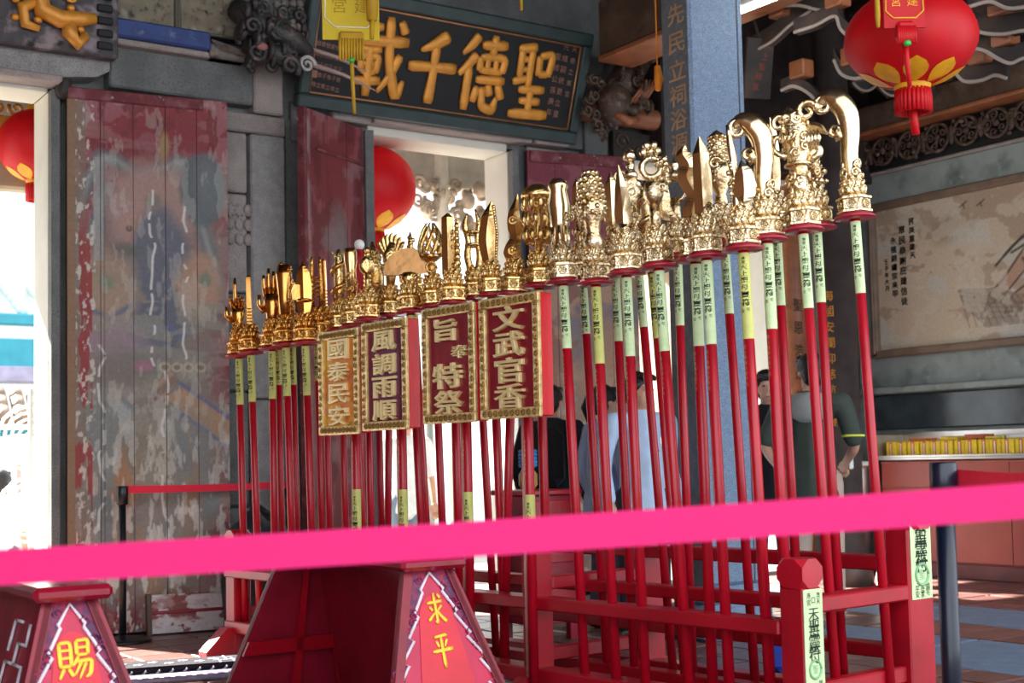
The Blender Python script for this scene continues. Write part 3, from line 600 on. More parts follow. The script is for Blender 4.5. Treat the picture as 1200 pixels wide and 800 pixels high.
mb = MB().box((8.9, 9.05, -.6), (9.1, 11.5, 4.2)); mb.build('wall_porch', mat('tan_porch_wall', '#b39a80', .8, var=.14, scale=3, bump=.1))['kind'] = 'structure'

# ================================================================ HANGING AND FIXED THINGS OF THE HALL
# ---- name board over the middle gate, leaning forward
bl, brr, tr = on(1, 8.55, 350, 118), on(1, 8.55, 668, 160), on(1, 8.30, 684, 42)
PW = (brr-bl).length; PH = (tr-brr).length
pq = empty('name_board', bl, 0, 'black name board with four raised golden brush characters over the middle gate', 'sign')
pq.rotation_euler = (math.atan2(8.55-8.30, tr.z-brr.z), 0, 0)
MB().bbox((0, -.02, 0), (PW, .05, PH), .008).build('board', BLACK, pq)
FRM = mat('dark_green_frame', '#31403f', .5, var=.15, scale=8)
for lo, hi in (((-.03, -.06, -.04), (PW+.03, .04, .055)), ((-.03, -.06, PH-.055), (PW+.03, .04, PH+.04)), ((-.03, -.06, .055), (.05, .04, PH-.055)), ((PW-.05, -.06, .055), (PW+.03, .04, PH-.055))):
    MB().bbox(lo, hi, .012).build('frame_rail', FRM, pq)
mb = MB()
for a, b in (((.06, .07), (PW-.06, .07)), ((PW-.06, .07), (PW-.06, PH-.07)), ((PW-.06, PH-.07), (.06, PH-.07)), ((.06, PH-.07), (.06, .07))):
    mb.tube([(a[0], -.024, a[1]), (b[0], -.024, b[1])], .007, 6)
mb.build('gilt_line', mat('copper_line', '#c98a5a', .45, metal=.4, bump=0), pq)
def pqloc(px, py):                      # place on the board's face
    n = Vector((0, -math.cos(pq.rotation_euler.x), -math.sin(pq.rotation_euler.x))); P = onpl(px, py, bl, n)
    d = P-bl; return d.x, Vector((0, -math.sin(pq.rotation_euler.x), math.cos(pq.rotation_euler.x))).dot(d)
for ch, cx, cy, w, h in (('載', 444, 66, .43, .60), ('千', 504, 79, .43, .55), ('德', 563, 86, .44, .60), ('聖', 621, 94, .40, .58)):
    x, z = pqloc(cx, cy); mb = MB(); brush(mb, ch, x, z, w, h, -.03, .084, .42); mb.build('character', GOLD_PAINT, pq)
mb = MB()
for k, (cx, cy, sz, tx) in enumerate(((671, 58, .045, '天德之東宮'), (662, 55, .052, '光緒嗣統更立皇'), (652, 66, .052, '聖師公孫庚年')  )):
    x, z = pqloc(cx, cy)
    for i, ch in enumerate(tx): put(mb, ch, x, z-i*.085, sz, y=-.026, res=1)
for k in range(6):
    x, z = pqloc(372+k*5.5, 50+k*1.5)
    for i, ch in enumerate('信官弟子敬立吉'[k % 2:5+k % 2]): put(mb, ch, x, z-i*.07, .034, y=-.026, res=1)
for a, b in ((366, 34), (366, 86)):
    x, z = pqloc(a, b); mb.box((x-.02, -.028, z-.025), (x+.025, -.022, z+.025))
mb.build('small_writing', mat('dull_pink_writing', '#a3705e', .6, bump=0), pq)
# ---- free-standing stone column with an engraved couplet line
C0 = dep(811, 150, 7.9); CHt = 4.6; CW = on(1, C0.y, 875.5, 150).x-C0.x; CD = on(0, C0.x, 778, 150).y-C0.y
co = empty('trim_13', (C0.x, C0.y, 0), 0, kind='structure')
base_x = 0
mb = MB().bbox((0, 0, .30), (CW, CD, CHt), .02); mb.build('column_shaft', STONE_COL, co)
MB().box((-.004, .012, .30), (.0, CD-.012, CHt)).build('inscribed_face', mat('shaded_face_granite', '#676d72', .75, var=.16, scale=20, bump=.14, bscale=150, spots=[('#565b60', 150, .5, .7)]), co)  # same stone on the shaded side, its shade put into a darker colour
MB().box((CW-.06, -.004, .3), (CW-.052, .0, CHt)).build('groove', STONE_COLD, co)
MB().bbox((-.05, -.05, .0), (CW+.05, CD+.05, .20), .02).bbox((-.025, -.025, .2), (CW+.025, CD+.025, .30), .02).build('plinth', SLAB, co)
for i, (ch, py) in enumerate((('先', 17), ('民', 50), ('立', 82), ('祠', 112), ('浴', 140), ('源', 168))):
    P = on(0, C0.x, 792+py*.03, py); mb = MB(); put(mb, ch, 0, 0, .15, .125, bevel=.012, extrude=.004, y=0, depth=.05)
    o = mb.build('engraved_character', mat('dull_bronze_letter', '#b58d68', .6, metal=.1, var=.2), co); o.rotation_euler = (0, 0, -PI/2)
    o.location = (-.006, P.y-C0.y, P.z)
# ---- carved bracket beasts
def scrolls(mb, c, R, n, r, seed, flat=.4):
    rs = random.Random(seed)
    for i in range(n):
        p = (c[0]+rs.uniform(-R[0], R[0]), c[1]+rs.uniform(-R[1], R[1]*.2), c[2]+rs.uniform(-R[2], R[2]))
        mb.spiral(p, rs.uniform(.04, .075), 1.5, r, 14, a0=rs.uniform(0, 6), sgn=rs.choice((-1, 1)), axis=rs.choice(('y', 'y', 'x')))
dg = empty('dragon_bracket', (3.80, 8.5, 3.70), 0, 'carved grey dragon head bracket with scales and long whiskers, left of name board', 'carving')
mb = MB(); mb.tube([(-.24, 0, .42), (-.2, -.1, .34), (-.05, -.16, .26), (.1, -.2, .2), (.2, -.22, .12)], [.08, .09, .09, .07, .04], 10)
mb.tube([(-.2, -.05, .18), (-.02, -.16, .1), (.12, -.2, .03)], [.08, .07, .035], 8); mb.ell((-.14, -.14, .08), (.09, .07, .06), 10)
scrolls(mb, (-.08, -.14, .2), (.22, .1, .22), 44, .02, 4); mb.build('head', mat('dark_dragon_carving', '#3d3a39', .5, var=.3, scale=12, bump=.2, spots=[('#8a7068', 12, .6, .75)]), dg)
mb = MB()
for i in range(6):
    for j in range(4): mb.ell((-.02+.05*j, -.17-.01*j, .44-.055*i+.01*j), (.035, .02, .035), 6)
mb.build('scales', CARVE_GREY, dg)
for a, b in (((.16, -.22, .16), (.56, -.34, .02)), ((.2, -.22, .05), (.62, -.34, -.10))):
    MB().tube([a, tuple((p+q)/2+(.02 if k == 2 else 0) for k, (p, q) in enumerate(zip(a, b))), b], [.018, .013, .004], 6).build('whisker', mat('pinkish_whisker', '#b39a92', .6), dg)
mb = MB(); mb.spiral((.16, -.24, .04), .06, 1.6, .014); mb.build('snout_curl', mat('pale_curl', '#b9b4b0', .5), dg)
mb = MB(); mb.ell((-.16, -.22, .12), (.05, .03, .03), 8); mb.build('tongue', mat('dusty_pink_paint', '#a06a66', .6), dg)
ln = empty('lion_bracket', (6.62, 8.5, 3.62), 0, 'dark brown carved lion bracket with curled mane between name board and column', 'carving')
mb = MB(); mb.ell((-.0, -.2, .2), (.15, .14, .17), 12); mb.tube([(.05, -.12, .25), (.22, -.12, .5), (.42, -.1, .72)], [.13, .13, .09], 10); mb.ell((.1, -.3, .14), (.07, .06, .05), 8)
for i in range(26):
    a = i*.42; r_ = .13+.05*(i % 3); mb.spiral((-.1+r_*math.cos(a)*.7, -.16-.03*(i % 2), .18+r_*math.sin(a)), .05, 1.3, .016, 12, a0=a)
scrolls(mb, (.22, -.2, .42), (.2, .08, .25), 22, .018, 9); mb.build('mane_and_body', WOOD_CARVE, ln)
mb = MB()
for i in range(5): mb.tube([(.12+.03*i, -.26, .22), (.2+.035*i, -.3, .33+.01*i), (.24+.035*i, -.28, .42)], [.016, .013, .006], 6)
mb.tube([(-.05, -.28, .1), (.05, -.32, .05), (.16, -.3, .08)], [.03, .035, .02], 8); mb.build('claws', WOOD_O, ln)
# bracket arms and hanging cloud boards of the dark roof at the right
random.seed(21)
EDG = mat('pale_worn_edge', '#a79a92', .6, var=.2)
def cloud_arm(P, L, h, nm, lab, rot):
    t = empty('roof_bracket', P, rot, lab, 'bracket')
    po = [(0, 0), (L*.15, -h*.25), (L*.3, -h*.05), (L*.45, -h*.4), (L*.7, -h*.25), (L, -h*.55), (L, h*.35), (0, h*.35)]
    MB().prism(po, -.05, .05).build('arm', WOOD_D, t)
    pts = []
    for a, b in zip(po[:5], po[1:6]):
        for q in range(5): u = q/5; pts.append((a[0]+(b[0]-a[0])*u, -.055, a[1]+(b[1]-a[1])*u-.03*math.sin(PI*u)*h*2))
    MB().tube(pts, .011, 6).build('edge_line', EDG, t)
    MB().bbox((L*.42, -.07, h*.35), (L*.62, .07, h*.6), .012).bbox((-.06, -.07, h*.35), (.12, .07, h*.6), .012).build('bearing_block', WOOD_B, t)
specs = [((8.2, 6.2, 4.05), .7, .28, .3, 'lowest dark roof bracket arm just right of the stone column'), ((7.9, 5.6, 4.25), .8, .3, -.5, 'dark roof bracket arm with pale wavy edge over the curved staff'),
 ((8.6, 6.7, 4.35), .8, .34, -1.2, 'dark bracket arm left of the big red lantern'), ((9.2, 6.0, 4.35), .9, .34, -1.45, 'bracket arm with pale edge right of the big red lantern, lower one'),
 ((9.3, 5.9, 4.75), .9, .36, -1.45, 'bracket arm with pale edge right of the big red lantern, upper one'), ((8.9, 7.9, 4.2), .7, .3, -.6, 'dark bracket arm resting on the brown wall beam at its far end'),
 ((7.7, 6.5, 4.62), .9, .3, -.2, 'high dark roof bracket arm beside the white batten')]
for P, L, h, rot, lab in specs: cloud_arm(P, L, h, '', lab, rot)
for q, (P, hh, lab) in enumerate((((8.75, 7.1, 3.98), .75, 'short carved hanging post below the roof brackets, left of the red lantern'), ((9.45, 6.25, 4.16), .6, 'pale carved strut standing on the brown wall beam at the right'), ((9.5, 7.35, 4.16), .5, 'carved strut on the brown wall beam behind the red lantern tassel'))):
    mb = MB().lathe([(.035, 0), (.06, .06), (.045, .14), (.07, .22), (.04, .3), (.05, hh)], 10); mb.spiral((.0, -.06, hh*.6), .06, 1.4, .014); tag(mb.build('carved_strut', WOOD_CARVE, None, P), lab, 'strut')
sb = empty('dark_sign_board', dep(889, 78, 9.6), -.5, 'small tilted dark board with a column of red characters, right of the column top', 'sign'); sb.rotation_euler = (.25, .0, -.35)
MB().bbox((-.10, 0, -.22), (.11, .03, .2), .006).build('board', WOOD_D, sb); MB().tube([(0, .02, .2), (0, .5, .75)], .012, 6).build('hanger', WOOD_D, sb); mb = MB()
for i, ch in enumerate('天上聖母宮'): put(mb, ch, .06-i*.018, .14-i*.07, .05, y=-.004, res=1)
mb.build('writing', mat('red_brown_letters', '#94402c', .6), sb)
a, b = dep(872, 12, 8.6), dep(1000, -38, 7.6); d_ = (b-a).normalized()
bt = empty('fluorescent_lamp', a-d_*.35, 0, 'white fluorescent lamp under the roof, right of the stone column top', 'lamp'); z_ = Vector((0, 0, 0)); e_ = b-a+d_*.35
MB().tube([z_+Vector((0, 0, .05)), e_+Vector((0, 0, .05))], .035, 8).build('batten', WHITE, bt); MB().tube([z_, e_], .016, 8).build('tube', TUBE, bt)
def smooth_(P, n=5):
    P = [Vector(q) for q in P]; out = []
    for i in range(len(P)-1):
        a, b = P[i], P[i+1]; pa = P[i-1] if i else a-(b-a); pb = P[i+2] if i+2 < len(P) else b+(b-a)
        for q in range(n): t = q/n; out.append(.5*((2*a)+(b-pa)*t+(2*pa-5*a+4*b-pb)*t*t+(3*a-pa-3*b+pb)*t**3))
    return out+[P[-1]]
BR2 = [([(930, 38), (955, 30), (978, 19), (985, 34), (1000, 46), (1020, 48)], 9.0, 10, 'pale edged bracket arm left of the large red lantern, upper curve'),
 ([(977, 70), (985, 86), (1000, 92), (1018, 90), (1032, 97)], 9.2, 10, 'pale edged bracket arm below the left edge of the large red lantern'),
 ([(1138, 30), (1150, 38), (1175, 40), (1200, 36), (1230, 38)], 8.2, 14, 'upper scalloped bracket arm right of the large red lantern'),
 ([(1140, 56), (1155, 60), (1172, 70), (1185, 74), (1200, 68), (1230, 66)], 8.3, 12, 'middle scalloped bracket arm right of the large red lantern'),
 ([(1118, 84), (1130, 95), (1150, 94), (1166, 88), (1180, 92)], 8.6, 12, 'lower curved bracket arm under the right side of the large lantern'),
 ([(884, 60), (905, 48), (925, 30), (950, 12)], 9.6, 12, 'slanting dark bracket arm right of the stone column'),
 ([(915, 106), (930, 101), (948, 110), (958, 122)], 9.4, 8, 'small pale curl of a bracket above the dragon head staff'),
 ([(905, 8), (935, 6), (965, 12), (985, 2)], 9.4, 8, 'high bracket arm near the fluorescent lamp'),
 ([(1135, 8), (1160, 2), (1185, 10), (1230, 2)], 8.0, 8, 'topmost bracket arm at the right')]
for pl, d, hh, lab in BR2:
    O = dep(*pl[0], d); t = empty('roof_bracket', O, 0, lab, 'bracket'); n_ = Vector((-.93, -.37, 0)); pp = smooth_([onpl(x, y, O, n_)-O for x, y in pl], 4); up = Vector((0, 0, hh*d/FPX*1.6)); th = n_*-.09
    V = []; k = len(pp)
    for q in pp: V += [q, q+up, q+up+th, q+th]
    F = [(i*4+j, i*4+(j+1) % 4, i*4+4+(j+1) % 4, i*4+4+j) for i in range(k-1) for j in range(4)]+[(3, 2, 1, 0), ((k-1)*4, (k-1)*4+1, (k-1)*4+2, (k-1)*4+3)]
    MB().add(V, F).build('arm', WOOD_D, t); MB().tube([Vector(q) for q in smooth_(pp)], .012, 6).build('edge_line', mat('pale_edge_paint', '#a89a90', .5, var=.15), t)
    MB().bbox(pp[k//2]+up-Vector((.05, .07, 0)), pp[k//2]+up+Vector((.06, .07, .12)), .01).build('bearing_block', WOOD_O, t)
# timber column and dark inscribed column near the far corner
x0, x1 = on(1, 8.6, 915, 400).x, on(1, 8.6, 942, 400).x
tc_ = empty('trim_14', ((x0+x1)/2, 8.58, 0), 0, kind='structure'); MB().lathe([(.13, 0), (.13, 4.9)], 16).build('timber_column', WOOD_O, tc_)
mb = MB()
for i, ch in enumerate('聖恩浩蕩護國佑民'): put(mb, ch, -.07, 2.35-i*.2, .11, y=-.128, res=1)
mb.build('writing', INK, tc_)
P = dep(980, 300, 11.0); dcx = empty('trim_15', (P.x, P.y, 0), 0, kind='structure'); MB().lathe([(.20, 0), (.20, .18), (.142, .22), (.138, 4.9)], 18).build('round_column', mat('dark_brown_stone', '#4a403e', .5, var=.25, scale=5), dcx)
mb = MB()
for i, ch in enumerate('海國安瀾仰慈航普渡'):
    a = -2.95; put(mb, ch, 0, 2.30-i*.125, .085, res=1, map=lambda p: (.144*math.cos(a+p[0]*7), .144*math.sin(a+p[0]*7), p[2]))
mb.build('writing', GOLD_PAINT, dcx)

# ---- lanterns
def lantern(P, R, Hh, label, tag_col=None, yaw=0.):
    t = empty('paper_lantern', P, yaw, label, 'lantern', 'round red lanterns')
    mb = MB(); n = 48; prof = []
    for i in range(13):
        th = PI*(.08+.84*i/12); prof.append((R*math.sin(th), -Hh*math.cos(th)))
    V = []; F = []
    for r, z in prof:
        for j in range(n): a = 2*PI*j/n; rr = r*(1+.018*(abs(math.sin(a*12))-.5)); V.append((rr*math.cos(a), rr*math.sin(a), z))
    for i in range(12):
        for j in range(n): F.append((i*n+j, i*n+(j+1) % n, (i+1)*n+(j+1) % n, (i+1)*n+j))
    mb.add(V, F, 0, True); mb.build('shade', LANT, t)
    mb = MB(); z0 = prof[0][1]
    for k in range(8):          # printed petals round the foot
        a0 = 2*PI*k/8
        pts = []; 
        for q in range(7):
            th = PI*(.085+.20*q/6); pts.append((th, (.0, .2, .3, .33, .3, .2, .0)[q]))
        V = []; F = []
        for th, w in pts:
            for s_ in (-1, 0, 1): a = a0+s_*w; V.append((1.012*R*math.sin(th)*math.cos(a), 1.012*R*math.sin(th)*math.sin(a), -1.012*Hh*math.cos(th)))
        for i in range(6):
            for j in range(2): F.append((i*3+j, i*3+j+1, i*3+j+4, i*3+j+3))
        mb.add(V, F, 0, True)
    mb.build('yellow_petals', LANT_Y, t)
    MB().lathe([(R*.26, z0-.03), (R*.28, z0), (R*.26, z0+.03)], 16).build('bottom_ring', LANT_Y, t)
    MB().lathe([(R*.26, -z0-.02), (R*.28, -z0+.01), (R*.2, -z0+.05)], 16).build('top_ring', LANT_Y, t)
    mb = MB(); rs = random.Random(5)
    for j in range(26): a = 2*PI*j/26; mb.tube([(R*.24*math.cos(a), R*.24*math.sin(a), z0-.02), (R*.255*math.cos(a), R*.255*math.sin(a), z0-Hh*.28), (R*.25*math.cos(a), R*.25*math.sin(a), z0-Hh*.56)], R*.036, 5)
    mb.build('fringe', LANT, t)
    mb = MB(); mb.tube([(0, 0, z0-.1), (0, 0, z0-Hh*.6), (.01, 0, z0-Hh*1.0)], [R*.04, R*.06, R*.065], 8); mb.build('tail', LANT, t)
    MB().tube([(0, 0, -z0), (0, 0, 5.1-P[2] if P[1] < 8.9 else 1.2)], .006, 5).build('cord', YEL_DK, t); return t
L1 = dep(1067, 46, 6.2); lantern(L1, .295, .222, 'large round red lantern with red tassel high at the right')
L2 = dep(43, 171, 9.5); lantern(L2, .262, .255, 'red lantern outside the left gate, half hidden by its jamb')
L3 = dep(436, 221, 10.4); lantern(L3, .335, .325, 'red lantern outside the middle gate beside the red door leaf')
def tagboard(P, w, h, col, border, ink, txt, label, rz, cord, tassel):
    t = empty('hanging_tag', P, rz, label, 'hanging tag')
    po = [(-w/2, h), (w/2, h), (w/2, 0), (w*.30, 0), (-w*.30, 0), (-w/2, 0)]
    MB().prism(po, -.006, .006).build('panel', col, t)
    q = [(-w*.42, h*.96), (w*.42, h*.96), (w*.46, h*.28), (w*.28, h*.16), (-w*.28, h*.16), (-w*.46, h*.28), (-w*.42, h*.96)]
    MB().tube([(x, -.008, z) for x, z in q], .004, 5).build('border', border, t); mb = MB()
    for k, tx in enumerate(txt):
        for i, ch in enumerate(tx): put(mb, ch, w*(.2-.4*k), h*(.84-.2*i), w*.27, y=-.009, res=1)
    mb.build('writing', ink, t)
    mb = MB().bbox((-w*.22, -.03, -h*.2), (w*.22, .03, h*.1), .012)
    for i in range(9): mb.tube([(-w*.2+i*w*.05, -.03, h*.0), (-w*.2+i*w*.05, -.032, -h*.28)], .008, 5)
    mb.build('fringe', tassel, t)
    MB().tube([(0, 0, -h*.2), (.004, 0, -h*.5), (.012, 0, -h*.95)], [.014, .012, .01], 6).build('tail', tassel, t); MB().ell((0, -.03, -h*.28), (.018, .015, .014), 8).build('bead', mat('green_bead', '#2fb848', .3), t)
    MB().tube([(0, 0, h), (0, 0, cord)], .006, 5).build('cord', tassel, t); return t
A_, B_ = dep(379, 47, 7.3), dep(444, 47, 7.3); w_ = (B_-A_).length*1.02
tagboard((A_+B_)/2+Vector((0, 0, 0)), w_, .42, YEL_TAG, mat('white_border', '#e9e9e0', .5), YEL_DK, ('真庚建', '鎮庇宮'), 'yellow hanging tag with two columns of characters, before the name board', -.45, 1.7, YEL_DK)
mb = MB().lathe([(.028, 0), (.034, .1), (.03, .16)], 10).tube([(.0, -.0, 0), (-.004, 0, -.1)], .012, 6); o = mb.build('yellow_tassel', YEL_DK, None, dep(436, 24, 7.2)); tag(o, 'small yellow tassel right of the yellow hanging tag', 'tassel')
o = MB().tube([(0, 0, 0), (0, 0, .6)], .009, 6).build('yellow_string', YEL_DK, None, dep(611, 12, 7.6)); tag(o, 'yellow string hanging above the name board', 'string')
A_, B_ = dep(1036, 33, 5.75), dep(1084, 33, 5.75)
tagboard((A_+B_)/2, (B_-A_).length, .26, LANT, LANT_Y, LANT_Y, ('真庚建', '鎮庇宮'), 'red hanging tag with yellow characters in front of the large lantern', -.6, 2.1, LANT)
o = MB().lathe([(.008, 0), (.012, .05), (.006, .4)], 8).build('yellow_tassel', YEL_DK, None, dep(1029, 32, 5.7)); tag(o, 'thin yellow tassel left of the red hanging tag', 'tassel')
o = MB().tube([(0, 0, 0), (.01, 0, .07), (0, 0, .15)], [.016, .028, .018], 8).tube([(0, 0, .15), (0, 0, 1.0)], .005, 5).build('orange_tassel', mat('orange_silk', '#f08a10', .6), None, dep(771, 106, 8.2)); tag(o, 'orange silk tassel beside the column, below the brown beam', 'tassel')

# ================================================================ BEYOND THE GATES
def outb(lo, hi, m, nm, lab, cat, **k): return tag(MB().bbox(lo, hi, .02).build(nm, m), lab, cat, **k)
YW = mat('white_plaster', '#e6e6e2', .8, var=.04)
TEAL = mat('teal_paint', '#2a8797', .6, var=.12, scale=4)
bd = empty('temple_building', (4.5, 27, -.6), 0, 'white temple building across the yard with teal eaves', 'building')
MB().box((-7, 0, 0), (14, 4, 7)).build('wall', YW, bd)
for i in range(24): MB().tube([(-7+i*.5, -1.4, 4.55), (-7+i*.5, .2, 5.3)], .1, 6).build('roof_tile', mat('pale_roof_tile', '#b9cfd2', .6), bd)
MB().bbox((-7.2, -1.6, 4.3), (6, -1.3, 4.5), .02).build('eave_board', TEAL, bd)
def wd(px0, px1, py0, py1, Y, m, nm, lab, cat, t=.12):
    a, b = on(1, Y, px0, py1), on(1, Y, px1, py0); return tag(MB().bbox((min(a.x, b.x), Y, min(a.z, b.z)), (max(a.x, b.x), Y+t, max(a.z, b.z)), .01).build(nm, m), lab, cat)
wd(-30, 70, 398, 437, 20.0, TEAL, 'awning', 'teal awning beyond the left gate', 'awning', .8)
wd(-30, 70, 430, 446, 19.0, mat('lilac_grey_board', '#8b88a0', .6), 'fascia_board', 'lilac grey fascia board under the teal awning', 'board', .6)
sr = empty('stall_roof', on(1, 17, 20, 492), 0, 'row of brownish tiles on a stall roof beyond the left gate', 'roof')
for i in range(14):
    for j in range(3): MB().tube([(-1.4+i*.2+.03*j, -.2+j*.22, -.02+j*.13), (-1.4+i*.2+.03*(j+1), .02+j*.22, .12+j*.13)], .085, 7).build('tile', mat('violet_brown_tile', '#75604f', .6, var=.2, rnd=.2), sr)
wd(-30, 70, 497, 503, 16.6, WHITE, 'white_rail', 'white rail below the tiled stall roof', 'rail', .1)
wd(-30, 70, 503, 535, 17.5, TEAL, 'teal_shutter', 'teal shutter under the white stall rail', 'shutter')
um = empty('market_umbrella', on(1, 15.5, 22, 545), 0, 'pale pink umbrella beyond the left gate', 'umbrella')
MB().lathe([(.95, 0), (.7, .16), (.35, .28), (.02, .34)], 16).build('canopy', mat('pale_pink_canvas', '#e3cfcf', .8), um); MB().tube([(0, 0, -1.75), (0, 0, .3)], .025, 6).build('pole', STEEL, um)
gr = empty('scroll_screen', on(1, 10.6, 36, 580), 0, 'white wrought scroll screen just outside the left gate', 'screen')
mb = MB()
for dz in (-.12, .42): mb.spiral((.0, 0, dz), .27, 4.5, .014, 70)
mb.build('scroll', WHITE, gr); MB().tube([(-.0, 0, -.9), (.0, 0, .8)], .018, 6).build('upright', WHITE, gr)
# porch columns seen through the middle gate and carved bracket under its eave
for a, b, m, lab in ((497, 509, mat('grey_porch_stone', '#8f9692', .8), 'slim grey porch column seen through the middle gate'), (523, 541, WHITE_ST, 'cream porch post seen through the middle gate'), (384, 394, mat('grey_porch_stone', '#8f9692'), 'narrow grey porch post left of the first red board')):
    P, Q = on(1, 10.2, a, 560), on(1, 10.2, b, 560); r = (Q-P).length*.42
    o = MB().lathe([(r*1.3, 0), (r*1.3, .15), (r, .2), (r, 2.05 if a != 523 else 1.9)], 14).build('porch_column', m, None, ((P.x+Q.x)/2, 10.2, 0)); tag(o, lab, 'column')
cb = empty('eave_bracket', on(1, 10.0, 520, 235), 0, 'pale carved bracket corner under the outer eave of the middle gate', 'carving')
mb = MB(); mb.bbox((-.65, .0, .12), (-.08, .1, .62), .01); mb.bbox((.02, .0, .12), (.75, .1, .62), .01); mb.tube([(-.03, -.02, -.3), (-.03, -.02, 1.25)], .06, 8); mb.build('boards', mat('grey_beige_wood', '#ded6c6', .7, var=.15), cb)
mb = MB(); scrolls(mb, (-.3, -.03, .0), (.26, .03, .13), 26, .02, 31); scrolls(mb, (.3, -.03, -.05), (.24, .05, .2), 26, .024, 32)
mb.ell((.34, -.08, .12), (.09, .06, .08), 8); mb.ell((.2, -.08, .0), (.07, .06, .08), 8); mb.build('scrollwork', mat('pale_brown_carving', '#d2bfa8', .6, var=.35, scale=10), cb)
eg = MB()
for i in range(10): eg.spiral((1.3+i*.13, 9.9, 3.62), .06, 1.3, .016, 12, a0=i)
eg.bbox((.6, 9.88, 3.44), (2.9, 10.0, 3.56), .01); tag(eg.build('gilt_eave_carving', GOLD_PAINT), 'gilt eave carving outside the left gate', 'carving')
tag(MB().bbox((.2, 9.95, 3.05), (2.9, 10.1, 3.46), .02).build('eave_beam', mat('beige_eave_wood', '#9c9078', .7, var=.15)), 'beige beam outside the left gate behind the lantern', 'beam')

# ================================================================ RACK AND STAFFS
RY = math.radians(6.0)
FL = on(2, 0, 265, 765)                     # foot of the rack's far front corner
RU = Vector((math.sin(RY), -math.cos(RY), 0)); RV = Vector((math.cos(RY), math.sin(RY), 0))   # along the rack towards us; across it, away from us
RL, RD = 4.045, .78
RANG = math.atan2(RU.y, RU.x)
rk = empty('staff_rack', FL, RANG, 'long red wooden rack of planks and posts that holds the gilt staffs', 'rack')
# rack coordinates: x along the rack towards us (u), y across it (v), z up
def rp(nm, lo, hi, b=.006, m=RED_DARK): return MB().bbox(lo, hi, b).build(nm, m, rk)
for z0, z1, v0, v1, nm in ((.425, .475, -.012, .10, 'plank'), (.12, .185, -.012, .10, 'plank'), (.60, .655, .64, .74, 'plank'), (.475, .525, .30, .38, 'plank'), (.275, .325, .64, .74, 'plank'), (.13, .18, .30, .38, 'plank'), (.10, .15, .64, .74, 'plank')):
    rp(nm, (.0, v0, z0), (RL-.098, v1, z1))
def tcube(mb, c, s, k=.3):                  # cube with all corners cut back: every face an octagon
    bm = bmesh.new()
    for sx in (-1, 1):
        for sy in (-1, 1):
            for sz in (-1, 1):
                for ax in range(3):
                    p = [sx, sy, sz]; p[ax] *= (1-2*k); bm.verts.new((c[0]+p[0]*s[0], c[1]+p[1]*s[1], c[2]+p[2]*s[2]))
    r = bmesh.ops.convex_hull(bm, input=bm.verts[:]); bmesh.ops.dissolve_limit(bm, angle_limit=.05, verts=bm.verts[:], edges=bm.edges[:]); bm.verts.index_update()
    mb.add([v.co.copy() for v in bm.verts], [[v.index for v in f.verts] for f in bm.faces]); bm.free()
def foot(u0, u1, v0, v1, nm='foot'):        # board foot with sloping toes, lying across the rack
    po = [(v0, .0), (v1, 0), (v1, .03), (v1-.13, .15), (v0+.13, .15), (v0, .03)]
    mb = MB(); V = [(u0, a, b) for a, b in po]+[(u1, a, b) for a, b in po]; n = 6
    mb.add(V, [tuple(range(n)), tuple(range(2*n-1, n-1, -1))]+[(j, n+j, n+(j+1) % n, (j+1) % n) for j in range(n)]); return mb.build(nm, RED_DARK, rk)
def sticker(u, v0, v1, z0, z1):
    s = MB().box((u, v0, z0), (u+.002, v1, z1)).build('charm_sticker', CHARM_G, rk); w = v1-v0; c = (v0+v1)/2; L_ = z1-z0
    mb = MB(); mr = MB(); m2 = MB(); mp = lambda p: (u+.0035, c+p[0], p[2])
    Z = lambda f: z1-L_*f
    for ch, x, f in (('港', -.24, .06), ('澳', .26, .06), ('宮', -.24, .12), ('天', .26, .12), ('口', 0, .105)): put(mb, ch, x*w, Z(f), w*.2, res=1, map=mp)
    for ch, f in (('天', .23), ('上', .29), ('聖', .34), ('母', .40)): put(mb, ch, 0, Z(f), w*.55, w*.42, res=1, map=mp)
    for ch, f in (('靈', .50), ('符', .60)): put(mb, ch, 0, Z(f), w*.6, w*.62, res=1, map=mp)
    for ch, x, f in (('平', -.26, .89), ('安', -.26, .945), ('鎮', .26, .87), ('宅', .26, .93), ('合', 0, .9), ('家', 0, .95)): put(mb, ch, x*w, Z(f), w*.2, res=1, map=mp)
    mb.build('writing', INK, s); m2.torus((u+.003, c, Z(.74)), w*.3, w*.05, 16, 4, 'x'); put(m2, '聖', 0, Z(.74), w*.3, res=1, map=mp); m2.build('seal', mat('pale_green_seal', '#8fbf90', .8), s)
for u0, u1 in ((.0, .10), (2.58, 2.66), (RL-.10, RL)):
    near = u1 == RL; far = u0 == 0.
    rp('post', (u0, .0, 0), (u1, .106, .59 if u0 < .1 or near else .66)); rp('post', (u0, .62, 0), (u1, .775, .76 if near else .66))
    for v, h, r in () if not (near or far) else ((.053, .59, .055), (.70, .76, .07))[:2 if near else 1]:
        mb = MB(); tcube(mb, ((u0+u1)/2, v, h+r*.86), (max(.05, r), r, r*.9)); mb.build('post_cap', RED, rk)
    foot(u0+.005, u1-.005, -.17, .95)
    rp('end_rail', (u0+.01, .106, .50), (u1+(.0 if not near else .0), .62, .556)); rp('end_rail', (u0+.02, .106, .2), (u1-.02, .62, .26))
sticker(RL+.001, .002, .104, .22, .585); sticker(RL+.001, .635, .765, .50, .845)
